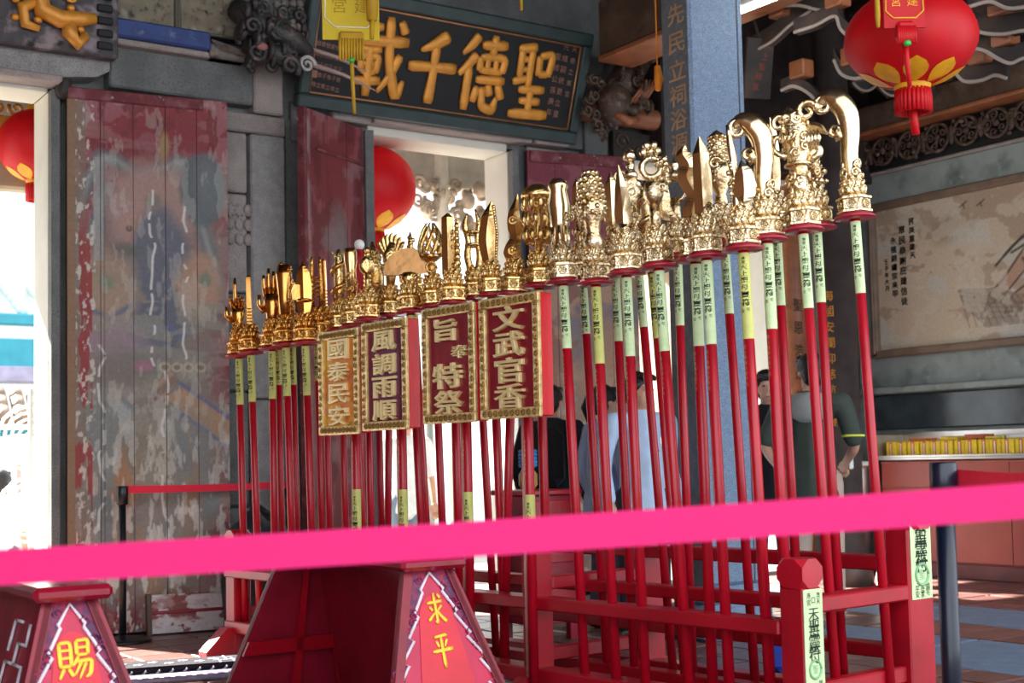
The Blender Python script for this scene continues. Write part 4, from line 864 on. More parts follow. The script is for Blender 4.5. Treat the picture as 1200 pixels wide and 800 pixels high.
# ---- gilt staff heads: shared pieces
GS = [GOLD, GOLD_SMOOTH]
def knob_mesh(hexa=False, GOLD=GOLD):
    mb = MB(); n = 6 if hexa else 8
    mb.lathe([(.052, .012), (.066, .02), (.066, .028), (.060, .032), (.060, .066), (.066, .070), (.066, .078), (.045, .088), (.03, .092)], n, smooth=False)
    for k in range(n):
        a = 2*PI*k/n; T = Matrix.Rotation(a-PI/2+PI, 4, 'Z') @ Matrix.Translation((0, -.056 if n == 6 else -.058, .049))
        mb.torus((0, 0, 0), .0155, .0035, 10, 4, 'y', T=T)
        for q in range(5): mb.ell((.008*math.cos(q*1.257), 0, .008*math.sin(q*1.257)), (.0045, .004, .0045), 5, T=T)
        mb.ell((0, 0, 0), (.004, .005, .004), 5, T=T)
    return shared(mb, GOLD, 'knob')
def leaf_ring(GOLD=GOLD):
    mb = MB(); mb.lathe([(.03, .0), (.04, .012), (.032, .03), (.036, .05), (.024, .07)], 10)
    for lv, (r, z, n) in enumerate(((.043, .016, 9), (.037, .04, 8), (.03, .062, 6))):
        for k in range(n):
            a = 2*PI*(k+.5*lv)/n; T = Matrix.Translation((r*math.cos(a), r*math.sin(a), z)) @ Matrix.Rotation(a+PI/2, 4, 'Z')
            mb.ell((0, 0, 0), (.013, .008, .015), 6, T=T); mb.spiral((.004, -.006, .006), .010, 1.2, .0035, 9, T=T)
    return shared(mb, GOLD, 'leaf_ring')
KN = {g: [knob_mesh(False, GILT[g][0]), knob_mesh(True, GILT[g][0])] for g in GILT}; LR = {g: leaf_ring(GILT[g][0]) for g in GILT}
DISC = shared(MB().lathe([(.022, 0), (.074, .002), (.078, .007), (.074, .012), (.02, .014)], 18), PINKRED, 'disc')
def S_(P, n=10):                            # smooth polyline through points
    out = []
    for i in range(len(P)-1):
        a, b = Vector(P[i]), Vector(P[i+1]); pa = Vector(P[i-1]) if i else a-(b-a); pb = Vector(P[i+2]) if i+2 < len(P) else b+(b-a)
        for q in range(n): t = q/n; out.append(.5*((2*a)+(b-pa)*t+(2*pa-5*a+4*b-pb)*t*t+(3*a-pa-3*b+pb)*t**3))
    out.append(Vector(P[-1])); return out
def W_(ws, n): return [float(np.interp(i/(n-1), np.linspace(0, 1, len(ws)), ws)) for i in range(n)]
def beads(mb, c, R, n, r, seed):
    rs = random.Random(seed)
    for i in range(n):
        a, b = rs.uniform(0, 2*PI), rs.uniform(-1, 1); q = math.sqrt(max(0, 1-b*b))
        mb.ell((c[0]+R[0]*q*math.cos(a), c[1]+R[1]*q*math.sin(a), c[2]+R[2]*b), r*rs.uniform(.7, 1.3), 6)
def curls(mb, c, R, n, r, seed):
    rs = random.Random(seed)
    for i in range(n):
        a, b = rs.uniform(0, 2*PI), rs.uniform(-1, 1); q = math.sqrt(max(0, 1-b*b*.8))
        T = Matrix.Translation((c[0]+R[0]*q*math.cos(a), c[1]+R[1]*q*math.sin(a), c[2]+R[2]*b)) @ Matrix.Rotation(a+PI/2, 4, 'Z')
        mb.spiral((0, 0, 0), r*rs.uniform(2.2, 3.4), 1.4, r*.8, 12, a0=rs.uniform(0, 6), sgn=rs.choice((-1, 1)), T=T)
def gourd(mb, z, s, n=14): mb.lathe([(s*.3, z), (s*.9, z+s*.35), (s*1.0, z+s*.8), (s*.75, z+s*1.25), (s*.42, z+s*1.5), (s*.6, z+s*1.9), (s*.66, z+s*2.2), (s*.4, z+s*2.6), (s*.16, z+s*2.8), (s*.1, z+s*3.1)], n)
def dagger(mb, x, z0, z1, w, t, y=0., curve=0.):
    P = S_([(x, y, z0), (x+curve*.4, y, z0+(z1-z0)*.35), (x+curve, y, z0+(z1-z0)*.75), (x+curve*.8, y, z1)], 5); mb.blade(P, W_([w*.6, w*.95, w, w*.75, .0015], len(P)), t)
# every head: z from 0 (top of the leaf ring) to about h; returns parts [(name, MB)]
def H_(*parts): return list(parts)
def hand(mb, z, fingers, s=1.):
    mb.tube([(0, 0, z), (0, 0, z+.04*s), (0, 0, z+.085*s), (0, 0, z+.13*s)], [.022*s, .026*s, .038*s, .036*s], 10, flat=.62, up=(0, 1, 0))
    for i, (x, L_, cu) in enumerate(fingers):
        P = [(x*s, 0, z+.12*s), (x*1.12*s, -.006-cu*.012, z+(.12+L_*.4)*s), (x*1.15*s, -.008-cu*.035, z+(.12+L_*(.75-.15*cu))*s), (x*1.12*s, -.006-cu*.055, z+(.12+L_*(1-.55*cu))*s)]
        mb.tube(P, [.0105*s, .0105*s, .009*s, .006*s], 7)
    mb.tube([(-.03*s, -.008, z+.05*s), (-.052*s, -.022, z+.085*s), (-.05*s, -.03, z+.125*s)], [.013*s, .012*s, .008*s], 7)
def head(kind, h):
    a = MB(); b = MB()
    if kind == 'pointing_hand':
        hand(a, 0, ((-.026, .075, .9), (-.009, .15, 0), (.009, .085, .9), (.026, .07, 1)), 1.15); curls(b, (0, 0, .05), (.03, .03, .03), 8, .006, 1); return H_(('hand', a), ('cuff', b))
    if kind == 'open_hand':
        hand(a, 0, ((-.028, .10, .15), (-.01, .125, .05), (.009, .115, .1), (.027, .09, .25)), 1.25); curls(b, (0, 0, .0), (.032, .032, .02), 9, .006, 2); return H_(('hand', a), ('cuff', b))
    if kind == 'square_rod':
        T = Matrix.Rotation(.5, 4, 'Z'); a.lathe([(.020, 0), (.019, h*.5), (.016, h-.01), (.010, h)], 4, smooth=False); 
        for k in range(6): b.torus((0, 0, .02+k*.018), .019-.0006*k, .004, 10, 5, 'z')
        return H_(('rod', a), ('rings', b))
    if kind == 'knife': dagger(a, 0, 0, h, .03, .008); b.torus((0, 0, .03), .022, .006, 10, 5, 'z'); return H_(('blade', a), ('collar_ring', b))
    if kind == 'hand_scroll':
        a.tube([(0, 0, 0), (0, 0, h*.4), (0, 0, h*.8), (0, 0, h*.97)], [.028, .034, .046, .03], 10, flat=.6, up=(0, 1, 0)); a.lathe([(.01, h*.95), (.018, h*.97), (.004, h+.004)], 8, c=(-.012, 0, 0))
        curls(b, (.03, 0, h*.55), (.02, .02, h*.4), 14, .006, 3); return H_(('paddle', a), ('curled_dragon', b))
    if kind == 'lobed_spear':
        dagger(a, 0, 0, h, .042, .012); a.prism([(-.02, h*.3), (-.06, h*.33), (-.066, h*.48), (-.05, h*.6), (-.02, h*.58)], -.01, .01); b.torus((0, 0, h*.3), .034, .009, 10, 6, 'z'); return H_(('blade', a), ('band', b))
    if kind == 'twin_prong':
        for s in (-1, 1): a.tube([(s*.024, 0, .0), (s*.026, 0, h*.5), (s*.022, 0, h*.95), (s*.021, 0, h)], [.014, .013, .011, .004], 8)
        for k in range(5): b.torus((0, 0, h*(.3+.08*k)), .03, .004, 10, 4, 'z')
        return H_(('prongs', a), ('rings', b))
    if kind in ('dragon_column', 'dragon_column_b'):
        a.lathe([(.026, 0), (.03, h*.3), (.028, h*.7), (.02, h*.93), (.006, h)], 10)
        P = [(.036*math.cos(q*.5), .036*math.sin(q*.5), h*(.02+.03*q)) for q in range(32)]; b.tube(P, W_([.008, .014, .013, .004], 32), 7); curls(b, (0, 0, h*.5), (.036, .036, h*.4), 16 if kind[-1] == 'n' else 26, .005, 5); return H_(('pillar', a), ('coiled_dragon', b))
    if kind == 'club':
        a.lathe([(.026, 0), (.028, h*.6), (.034, h*.72), (.036, h*.9), (.03, h*.985), (.012, h)], 14)
        curls(b, (0, 0, h*.35), (.03, .03, h*.28), 16, .005, 6); return H_(('club', a), ('relief', b))
    if kind == 'mirror':
        a.tube([(0, 0, 0), (0, 0, h*.45)], [.014, .011], 8); T = Matrix.Translation((0, 0, h*.58)) @ Matrix.Rotation(PI/2, 4, 'X'); a.lathe([(.045, -.008), (.05, 0), (.045, .008)], 16, T=T, sx=.8); 
        for k in range(10): b.ell((.0, .02, h*(.1+.09*k)), (.026-.0012*k, .02, .02), 7)
        b.prism([(-.028, h*.58), (0, h*.58+.036), (.028, h*.58), (0, h*.58-.036)], -.013, -.008); return H_(('mirror', a), ('beads', b))
    if kind == 'beast_cluster':
        a.tube([(0, 0, 0), (.005, 0, h*.35), (-.006, 0, h*.7), (-.012, 0, h)], [.05, .045, .034, .006], 10, flat=.7, up=(0, 1, 0)); curls(b, (0, 0, h*.42), (.045, .034, h*.4), 34, .006, 8); beads(b, (0, 0, h*.4), (.045, .034, h*.4), 24, .009, 8); return H_(('body', a), ('carved_scales', b))
    if kind == 'phoenix':
        a.tube([(0, 0, 0), (.004, 0, h*.3), (-.01, 0, h*.6), (.01, 0, h*.85)], [.02, .03, .035, .018], 9, flat=.6, up=(0, 1, 0))
        for k in range(7): an = -.9+.3*k; P = S_([(.0, 0, h*.5), (.04*math.sin(an), 0, h*.65), (.075*math.sin(an), 0, h*.62+.09*math.cos(an)), (.085*math.sin(an)+.008, 0, h*.6+.125*math.cos(an))], 4); b.blade(P, W_([.006, .016, .014, .002], len(P)), .006, side=(0, 1, 0))
        curls(b, (0, 0, h*.6), (.04, .02, h*.22), 14, .005, 9); return H_(('bird_body', a), ('feathers', b))
    if kind == 'fan':
        po = [(.118*math.cos(t), h*.48+.118*math.sin(t)*.95) for t in np.linspace(-.12, PI+.12, 26)]+[(-.05, h*.36), (0, h*.42), (.05, h*.36)]
        a.prism(po, -.012, .012); curls(b, (0, 0, h*.22), (.042, .03, h*.2), 16, .006, 10); b.lathe([(.03, 0), (.044, h*.2), (.03, h*.42)], 10); return H_(('fan_disc', a), ('carved_grip', b))
    if kind == 'beaded_spike':
        a.lathe([(.02, 0), (.012, h*.4), (.014, h*.8), (.003, h)], 8)
        for k in range(12): b.ell((.012*math.cos(k*1.9), .012*math.sin(k*1.9), h*(.05+.075*k)), (.014, .014, .013), 6)
        return H_(('spike', a), ('beads', b))
    if kind == 'lotus_basket':
        a.lathe([(.018, 0), (.022, h*.16), (.03, h*.2), (.016, h*.26), (.016, h*.3), (.044, h*.36), (.05, h*.42)], 12)
        for k in range(9):
            an = 2*PI*k/9; P = [(.05*math.cos(an), .04*math.sin(an), h*.4), (.056*math.cos(an+.4), .045*math.sin(an+.4), h*.58), (.042*math.cos(an+.9), .034*math.sin(an+.9), h*.8), (.02*math.cos(an+1.3), .018*math.sin(an+1.3), h*.97)]; b.tube(S_(P, 4), W_([.011, .012, .009, .004], 13), 6)
        curls(b, (0, 0, h*.62), (.044, .036, h*.28), 20, .005, 11); T = Matrix.Translation((0, -.022, h*.2)); b.torus((0, 0, 0), .024, .006, 14, 6, 'y', T=T); return H_(('cup', a), ('openwork', b))
    if kind == 'beaded_sword':
        P = [(-.018, 0, 0), (-.018, 0, h*.5), (-.018, 0, h*.93), (-.014, 0, h)]; a.blade(P, [.03, .03, .028, .004], .014)
        for k in range(8): b.ell((.024, -.002, h*(.08+.1*k)), (.02-.001*k, .018, .02), 7)
        curls(b, (.014, 0, h*.45), (.014, .02, h*.4), 12, .005, 12); return H_(('blade', a), ('bead_strand', b))
    if kind == 'snake_pair':
        for s, hh in ((-1, .93), (1, 1.)):
            P = S_([(s*.016, 0, 0), (s*.03, 0, h*.25), (s*.022, 0, h*.5), (s*.034, 0, h*.75), (s*.02, 0, h*hh)], 4); a.tube(P, W_([.016, .017, .014, .016, .004], len(P)), 8)
        for z in (.42, .62): b.torus((0, 0, h*z), .034, .007, 12, 6, 'z')
        return H_(('snakes', a), ('bands', b))
    if kind == 'bead_blade':
        P = S_([(0, 0, 0), (-.012, 0, h*.4), (.002, 0, h*.75), (.016, 0, h)], 5); a.blade(P, W_([.03, .038, .034, .003], len(P)), .014)
        for k in range(22): b.ell((.036-.012*abs(k/11-1), -.0, h*(.03+.042*k)), (.009, .012, .01), 6)
        return H_(('blade', a), ('beaded_edge', b))
    if kind == 'wavy_gourd':
        P = S_([(.0, 0, 0), (-.012, 0, h*.2), (.006, 0, h*.42), (-.01, 0, h*.66), (.004, 0, h)], 5); a.blade(P, W_([.026, .04, .026, .036, .026, .002], len(P)), .016)
        for z in (.18, .62): T = Matrix.Translation((-.012, -.014, h*z)); b.torus((0, 0, 0), .016, .005, 12, 5, 'y', T=T); b.ell((0, 0, 0), (.008, .006, .012), 6, T=T)
        return H_(('blade', a), ('rosettes', b))
    if kind == 'parasol':
        a.lathe([(.07, h*.80), (.074, h*.84), (.06, h*.92), (.03, h*.985), (.006, h)], 18); a.tube([(0, 0, 0), (0, 0, h*.84)], .014, 8)
        for lv in range(3):
            for k in range(10):
                an = 2*PI*k/10+lv*.3; r = .062-.004*lv; b.tube([(r*math.cos(an), r*math.sin(an), h*(.82-.22*lv)), (r*math.cos(an)*1.06, r*math.sin(an)*1.06, h*(.7-.22*lv)), (r*.9*math.cos(an), r*.9*math.sin(an), h*(.6-.22*lv))], [.007, .012, .005], 6)
        curls(b, (0, 0, h*.4), (.05, .05, h*.35), 30, .006, 13); return H_(('canopy', a), ('hangings', b))
    if kind == 'mushroom_club':
        a.lathe([(.032, 0), (.032, h*.3), (.042, h*.34), (.04, h*.38), (.048, h*.6), (.036, h*.82), (.044, h*.87), (.042, h*.93), (.026, h*.985), (.006, h)], 16)
        for k in range(8): an = 2*PI*k/8; b.tube([(.033*math.cos(an), .033*math.sin(an), .005), (.033*math.cos(an), .033*math.sin(an), h*.32)], .007, 6)
        curls(b, (.03, 0, h*.5), (.03, .03, h*.2), 10, .006, 14); return H_(('club', a), ('fluting', b))
    if kind == 'leaf_spear':
        dagger(a, 0, h*.3, h, .026, .01); a.tube([(0, 0, 0), (0, 0, h*.35)], .016, 8); curls(b, (.0, 0, h*.35), (.032, .03, h*.28), 22, .006, 15); beads(b, (.02, 0, h*.3), (.03, .03, h*.2), 10, .012, 15); return H_(('blade', a), ('carved_cloud', b))
    if kind == 'melon_mace':
        a.lathe([(.036, 0), (.044, h*.1), (.03, h*.18), (.032, h*.3), (.05, h*.42), (.06, h*.5), (.05, h*.6), (.036, h*.68), (.04, h*.9), (.02, h*.98), (.004, h)], 16)
        for lv in range(8):
            for k in range(9): an = 2*PI*(k+.5*(lv % 2))/9; r = (.05, .056, .052, .05, .048, .044, .038, .026)[lv]; b.ell((r*math.cos(an), r*math.sin(an), h*(.44+.072*lv)), .0125, 6)
        curls(b, (0, 0, h*.42), (.058, .058, h*.1), 16, .006, 16); return H_(('mace', a), ('grape_beads', b))
    if kind == 'tall_blade': dagger(a, 0, h*.1, h, .03, .012); curls(b, (0, 0, h*.15), (.026, .026, h*.12), 14, .006, 17); a.tube([(0, 0, 0), (0, 0, h*.2)], .014, 8); return H_(('blade', a), ('carved_guard', b))
    if kind == 'spearhead':
        P = [(0, 0, h*.14), (0, 0, h*.24), (0, 0, h*.36), (-.006, 0, h*.7), (-.012, 0, h)]; a.blade(P, [.012, .034, .036, .024, .0015], .016); a.tube([(0, 0, 0), (0, 0, h*.2)], [.02, .018], 10); curls(b, (0, 0, h*.06), (.028, .028, .02), 10, .006, 18); b.torus((0, 0, h*.14), .02, .005, 10, 5, 'z'); return H_(('blade', a), ('carved_guard', b))
    if kind == 'eight_sided_mirror':
        a.tube([(0, 0, 0), (0, 0, h*.3)], [.024, .02], 10); T = Matrix.Translation((0, 0, h*.46)) @ Matrix.Rotation(PI/2, 4, 'X'); a.lathe([(.056, -.014), (.062, -.008), (.062, .008), (.056, .014)], 8, T=T, smooth=False); gourd(a, h*.60, .042*(h/.5)); a.lathe([(.012, h*.84), (.03, h*.86), (.024, h*.93), (.004, h)], 8)
        for k in range(8):
            an = 2*PI*(k+.5)/8
            for q in range(3): T2 = Matrix.Translation((0, -.016, h*.46)) @ Matrix.Rotation(an, 4, 'Y') @ Matrix.Translation((0, 0, .026+.008*q)); b.box((-.011, -.002, -.002), (.011, .002, .002), T=T2)
        b.torus((0, -.016, h*.46), .014, .004, 12, 5, 'y'); curls(b, (0, 0, h*.2), (.032, .03, h*.13), 14, .006, 19); b.spiral((-.05, 0, h*.66), .03, 1.4, .008, 16); return H_(('gourd_and_mirror', a), ('trigram_bars', b))
    if kind == 'flower_ring':
        a.tube([(0, 0, 0), (0, 0, h*.34)], [.024, .02], 10); a.torus((0, 0, h*.74), .038, .014, 22, 8, 'y'); a.lathe([(.02, h*.3), (.04, h*.42), (.034, h*.55), (.014, h*.62)], 12)
        for k in range(6): an = 2*PI*k/6; b.ell((.028*math.cos(an), 0, h*.93+.028*math.sin(an)), (.017, .012, .017), 7)
        b.ell((0, 0, h*.93), .014, 7); curls(b, (.03, 0, h*.6), (.03, .02, h*.25), 16, .006, 20); beads(b, (.045, 0, h*.7), (.012, .012, h*.16), 10, .013, 20); return H_(('ring', a), ('blossom', b))
    if kind == 'gourd_loop':
        a.tube([(0, 0, 0), (0, 0, h*.35)], [.024, .02], 10); a.torus((0, 0, h*.45), .045, .01, 22, 7, 'y'); gourd(a, h*.56, .05*(h/.5)); b.tube(S_([(-.05, 0, h*.4), (-.075, 0, h*.62), (-.05, 0, h*.86), (-.03, 0, h*.9)], 5), .006, 6); P = S_([(.0, -.03, h*.06), (-.05, -.03, h*.2), (-.045, -.03, h*.42), (-.06, -.03, h*.62)], 5); b.blade(P, W_([.012, .034, .032, .02, .002], len(P)), .01); return H_(('gourd', a), ('crescent_blade', b))
    if kind == 'flame_blade':
        P = S_([(0, 0, 0), (-.004, 0, h*.16), (.01, 0, h*.36), (-.018, 0, h*.58), (-.008, 0, h*.74), (-.03, 0, h*.88), (-.022, 0, h)], 5); a.blade(P, W_([.03, .038, .032, .038, .034, .028, .002], len(P)), .016); curls(b, (0, 0, .0), (.036, .036, .02), 12, .007, 21); return H_(('blade', a), ('carved_guard', b))
    if kind == 'broad_spear':
        P = [(0, 0, 0), (0, 0, h*.5), (-.002, 0, h*.8), (-.004, 0, h)]; a.blade(P, [.034, .034, .03, .002], .018); b.spiral((.05, 0, h*.66), .026, 1.2, .009, 16); curls(b, (.03, 0, .02), (.03, .03, .03), 12, .007, 22); return H_(('blade', a), ('carved_guard', b))
    if kind == 'corn_mace':
        a.lathe([(.024, 0), (.03, h*.14), (.022, h*.2), (.05, h*.36), (.056, h*.48), (.046, h*.56), (.03, h*.6), (.036, h*.8), (.028, h*.95), (.006, h)], 14)
        for lv in range(7):
            for k in range(8): an = 2*PI*(k+.5*(lv % 2))/8; b.ell((.033*math.cos(an), .033*math.sin(an), h*(.62+.048*lv)), .0105, 6)
        curls(b, (0, 0, h*.4), (.05, .05, h*.1), 12, .006, 23); return H_(('mace', a), ('kernels', b))
    if kind == 'petal_spear':
        P = S_([(.014, -.02, .02), (.02, -.02, h*.2), (.02, -.02, h*.4), (.014, -.02, h*.56)], 4); a.blade(P, W_([.008, .036, .04, .03, .003], len(P)), .014)
        P = S_([(-.012, 0, 0), (-.012, 0, h*.3), (-.018, 0, h*.6), (-.03, 0, h)], 5); a.tube(P, W_([.02, .018, .014, .017, .006], len(P)), 8); beads(b, (-.02, 0, h*.35), (.018, .018, h*.3), 22, .009, 24); return H_(('petal_blades', a), ('beads', b))
    if kind in ('ruyi_hook', 'ruyi_hook_b'):
        P = S_([(.0, 0, 0), (-.004, 0, h*.3), (.004, 0, h*.55), (-.002, 0, h*.78), (-.03, 0, h*.93), (-.07, 0, h*.985), (-.1, 0, h*.93)], 6); a.tube(P, W_([.036, .034, .038, .044, .046, .034, .018], len(P)), 10, flat=.55, up=(0, 1, 0))
        b.spiral((-.086, 0, h*.90), .034, 1.4, .013, 20, a0=PI/2); b.spiral((-.052, 0, h*.58), .028, 1.4, .012, 18, a0=-PI/2); b.tube([(-.03, 0, h*.5), (-.05, 0, h*.64)], [.018, .014], 8); curls(b, (0, 0, .03), (.036, .03, .05), 14, .008, 25); return H_(('hooked_blade', a), ('scroll_ends', b))
    if kind == 'dragon_head':
        a.tube([(0, 0, 0), (0, 0, h*.3), (.006, 0, h*.5), (-.004, 0, h*.72), (-.012, 0, h*.88)], [.034, .034, .052, .058, .03], 12, flat=.8, up=(0, 1, 0)); a.lathe([(.03, h*.8), (.036, h*.88), (.014, h*.97), (.004, h)], 8, c=(-.02, 0, 0), smooth=False)
        b.blade(S_([(.0, 0, h*.62), (.05, 0, h*.72), (.085, 0, h*.70), (.11, 0, h*.63)], 4), W_([.02, .024, .018, .004], 13), .03); b.tube(S_([(.03, 0, h*.5), (.07, -.01, h*.5), (.08, -.01, h*.42), (.05, -.01, h*.36)], 4), .014, 7)
        b.tube(S_([(-.04, 0, h*.42), (-.085, 0, h*.52), (-.075, 0, h*.66), (-.04, 0, h*.62)], 4), .011, 7); b.spiral((.045, -.02, h*.9), .04, 1.3, .014, 18); b.spiral((-.055, -.02, h*.8), .032, 1.3, .012, 16); b.torus((0, 0, h*.32), .044, .008, 14, 6, 'z')
        for q in range(5): b.tube([(.03+.012*q, -.04, h*.66), (.036+.012*q, -.05, h*.56), (.03+.012*q, -.04, h*.48)], [.005, .01, .003], 6)
        curls(b, (0, -.01, h*.58), (.058, .05, h*.26), 22, .008, 26); curls(b, (0, 0, h*.12), (.05, .045, h*.1), 14, .008, 27); return H_(('head', a), ('mane_and_jaw', b))
    raise ValueError(kind)
def charm_mesh(r, L_, m):
    mb = MB(); n = 14; k = 2
    V = []; F = []
    for z in (0, L_):
        for j in range(n+1): t = -PI*.62+2*PI*.62*j/n; V.append((r*math.sin(t), -r*math.cos(t), z))
    for j in range(n): F.append((j, j+1, n+2+j, n+1+j))
    return shared(mb.add(V, F, 0, True), m, 'charm')
def charm_text(r, L_):
    mb = MB(); mp = lambda p: (r*math.sin(p[0]/r), -r*math.cos(p[0]/r), p[2])
    z = L_*.94
    for ch, s in (('港', .012), ('宮', .012), ('天', .022), ('上', .02), ('聖', .024), ('母', .022), ('靈', .026), ('符', .026)):
        put(mb, ch, .002, z-s*.5, s*1.15, s, res=1, map=mp, bevel=.02, depth=0); z -= s*1.1
    for ch, x, zz in (('平', -.009, .05), ('安', -.009, .03), ('鎮', .010, .055), ('宅', .010, .035)): put(mb, ch, x, zz, .013, res=1, map=mp)
    return shared(mb, INK, 'lettering')
def insc(r):
    mb = MB(); mp = lambda p: (r*math.sin(p[0]/r), -r*math.cos(p[0]/r), p[2])
    for i, ch in enumerate('信士敬獻合家平安'): put(mb, ch, -.004, -i*.019, .011, .015, res=1, map=mp)
    return shared(mb, mat('gold_lettering', '#d9a56a', .45, metal=.3, bump=0), 'inscription')
CH = {}; 
for key, r in (('F', .0206), ('B', .0188)):
    for cn, m in (('y', CHARM_Y), ('g', CHARM_G)):
        for L_ in (.22, .26, .27, .31): CH[key, cn, L_] = charm_mesh(r, L_, m)
    CH[key, 't'] = charm_text(r+.0006, .24); CH[key, 'i'] = insc(r+.0004)
def staff(row_v, kx, ky, bx, by, kind, top_y, label, charm='y', charm_L=.26, hexa=False, face=None, nm='ceremonial_staff', lean=True, headrot=None, smooth=True, insc_=True, grp='gilt-headed staffs in the rack'):
    key = 'F' if row_v < .2 else 'B'
    P0 = FL+RV*row_v; K = onpl(kx, ky, P0, RV); B = onpl(bx, by, P0, RV)
    d = (B-K); d = d/d.z; Z0 = .135
    Bt = K+d*(Z0-K.z); ax = (K-Bt).normalized(); L_ = (K-Bt).length
    tv = onpl(kx, top_y, P0, RV); h = max(.12, (tv-K).length-.155)
    t = empty(nm, Bt, 0, label, 'staff', grp)
    x = RU-ax*RU.dot(ax); x.normalize(); y = ax.cross(x); M = Matrix((x, y, ax)).transposed().to_4x4(); M.translation = Bt; t.matrix_world = M
    r = .020 if key == 'F' else .0182
    MB().tube([(0, 0, 0), (0, 0, L_)], r, 14).build('shaft', RED, t)
    link('disc', DISC, t, (0, 0, L_-.004)); g = 'o' if kx < 390 else ('m' if kx < 650 else 'p'); k = link('knob', KN[g][1 if hexa else 0], t, (0, 0, L_)); k.rotation_euler.z = random.uniform(-.1, .1)  # gilt tint by place along the rack, imitating the light there
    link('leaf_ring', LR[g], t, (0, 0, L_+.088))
    cl = link('charm', CH[key, charm, charm_L], t, (0, 0, L_-.012-charm_L)); 
    # charm turned to the front of the rack, a little towards the near end
    cl.rotation_euler.z = random.uniform(.25, .6); tx = link('lettering', CH[key, 't'], cl, (0, 0, charm_L-.24)); tx['kind'] = 'stuff'
    if insc_: q = link('inscription', CH[key, 'i'], t, (0, 0, L_-charm_L-.04)); q.rotation_euler.z = .1; q['kind'] = 'stuff'
    cv = CAMP-K; ang = math.atan2(cv.dot(y), cv.dot(x))+PI/2        # heads face the aisle
    hr = ang*.85 if headrot is None else headrot
    for pn, mb in head(kind, h):
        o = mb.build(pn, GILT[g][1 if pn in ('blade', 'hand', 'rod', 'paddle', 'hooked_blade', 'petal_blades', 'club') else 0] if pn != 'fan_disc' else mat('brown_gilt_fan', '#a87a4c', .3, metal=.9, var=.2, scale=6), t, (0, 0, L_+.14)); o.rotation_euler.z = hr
    return t
FV, BV, BV2 = .05, .34, .46
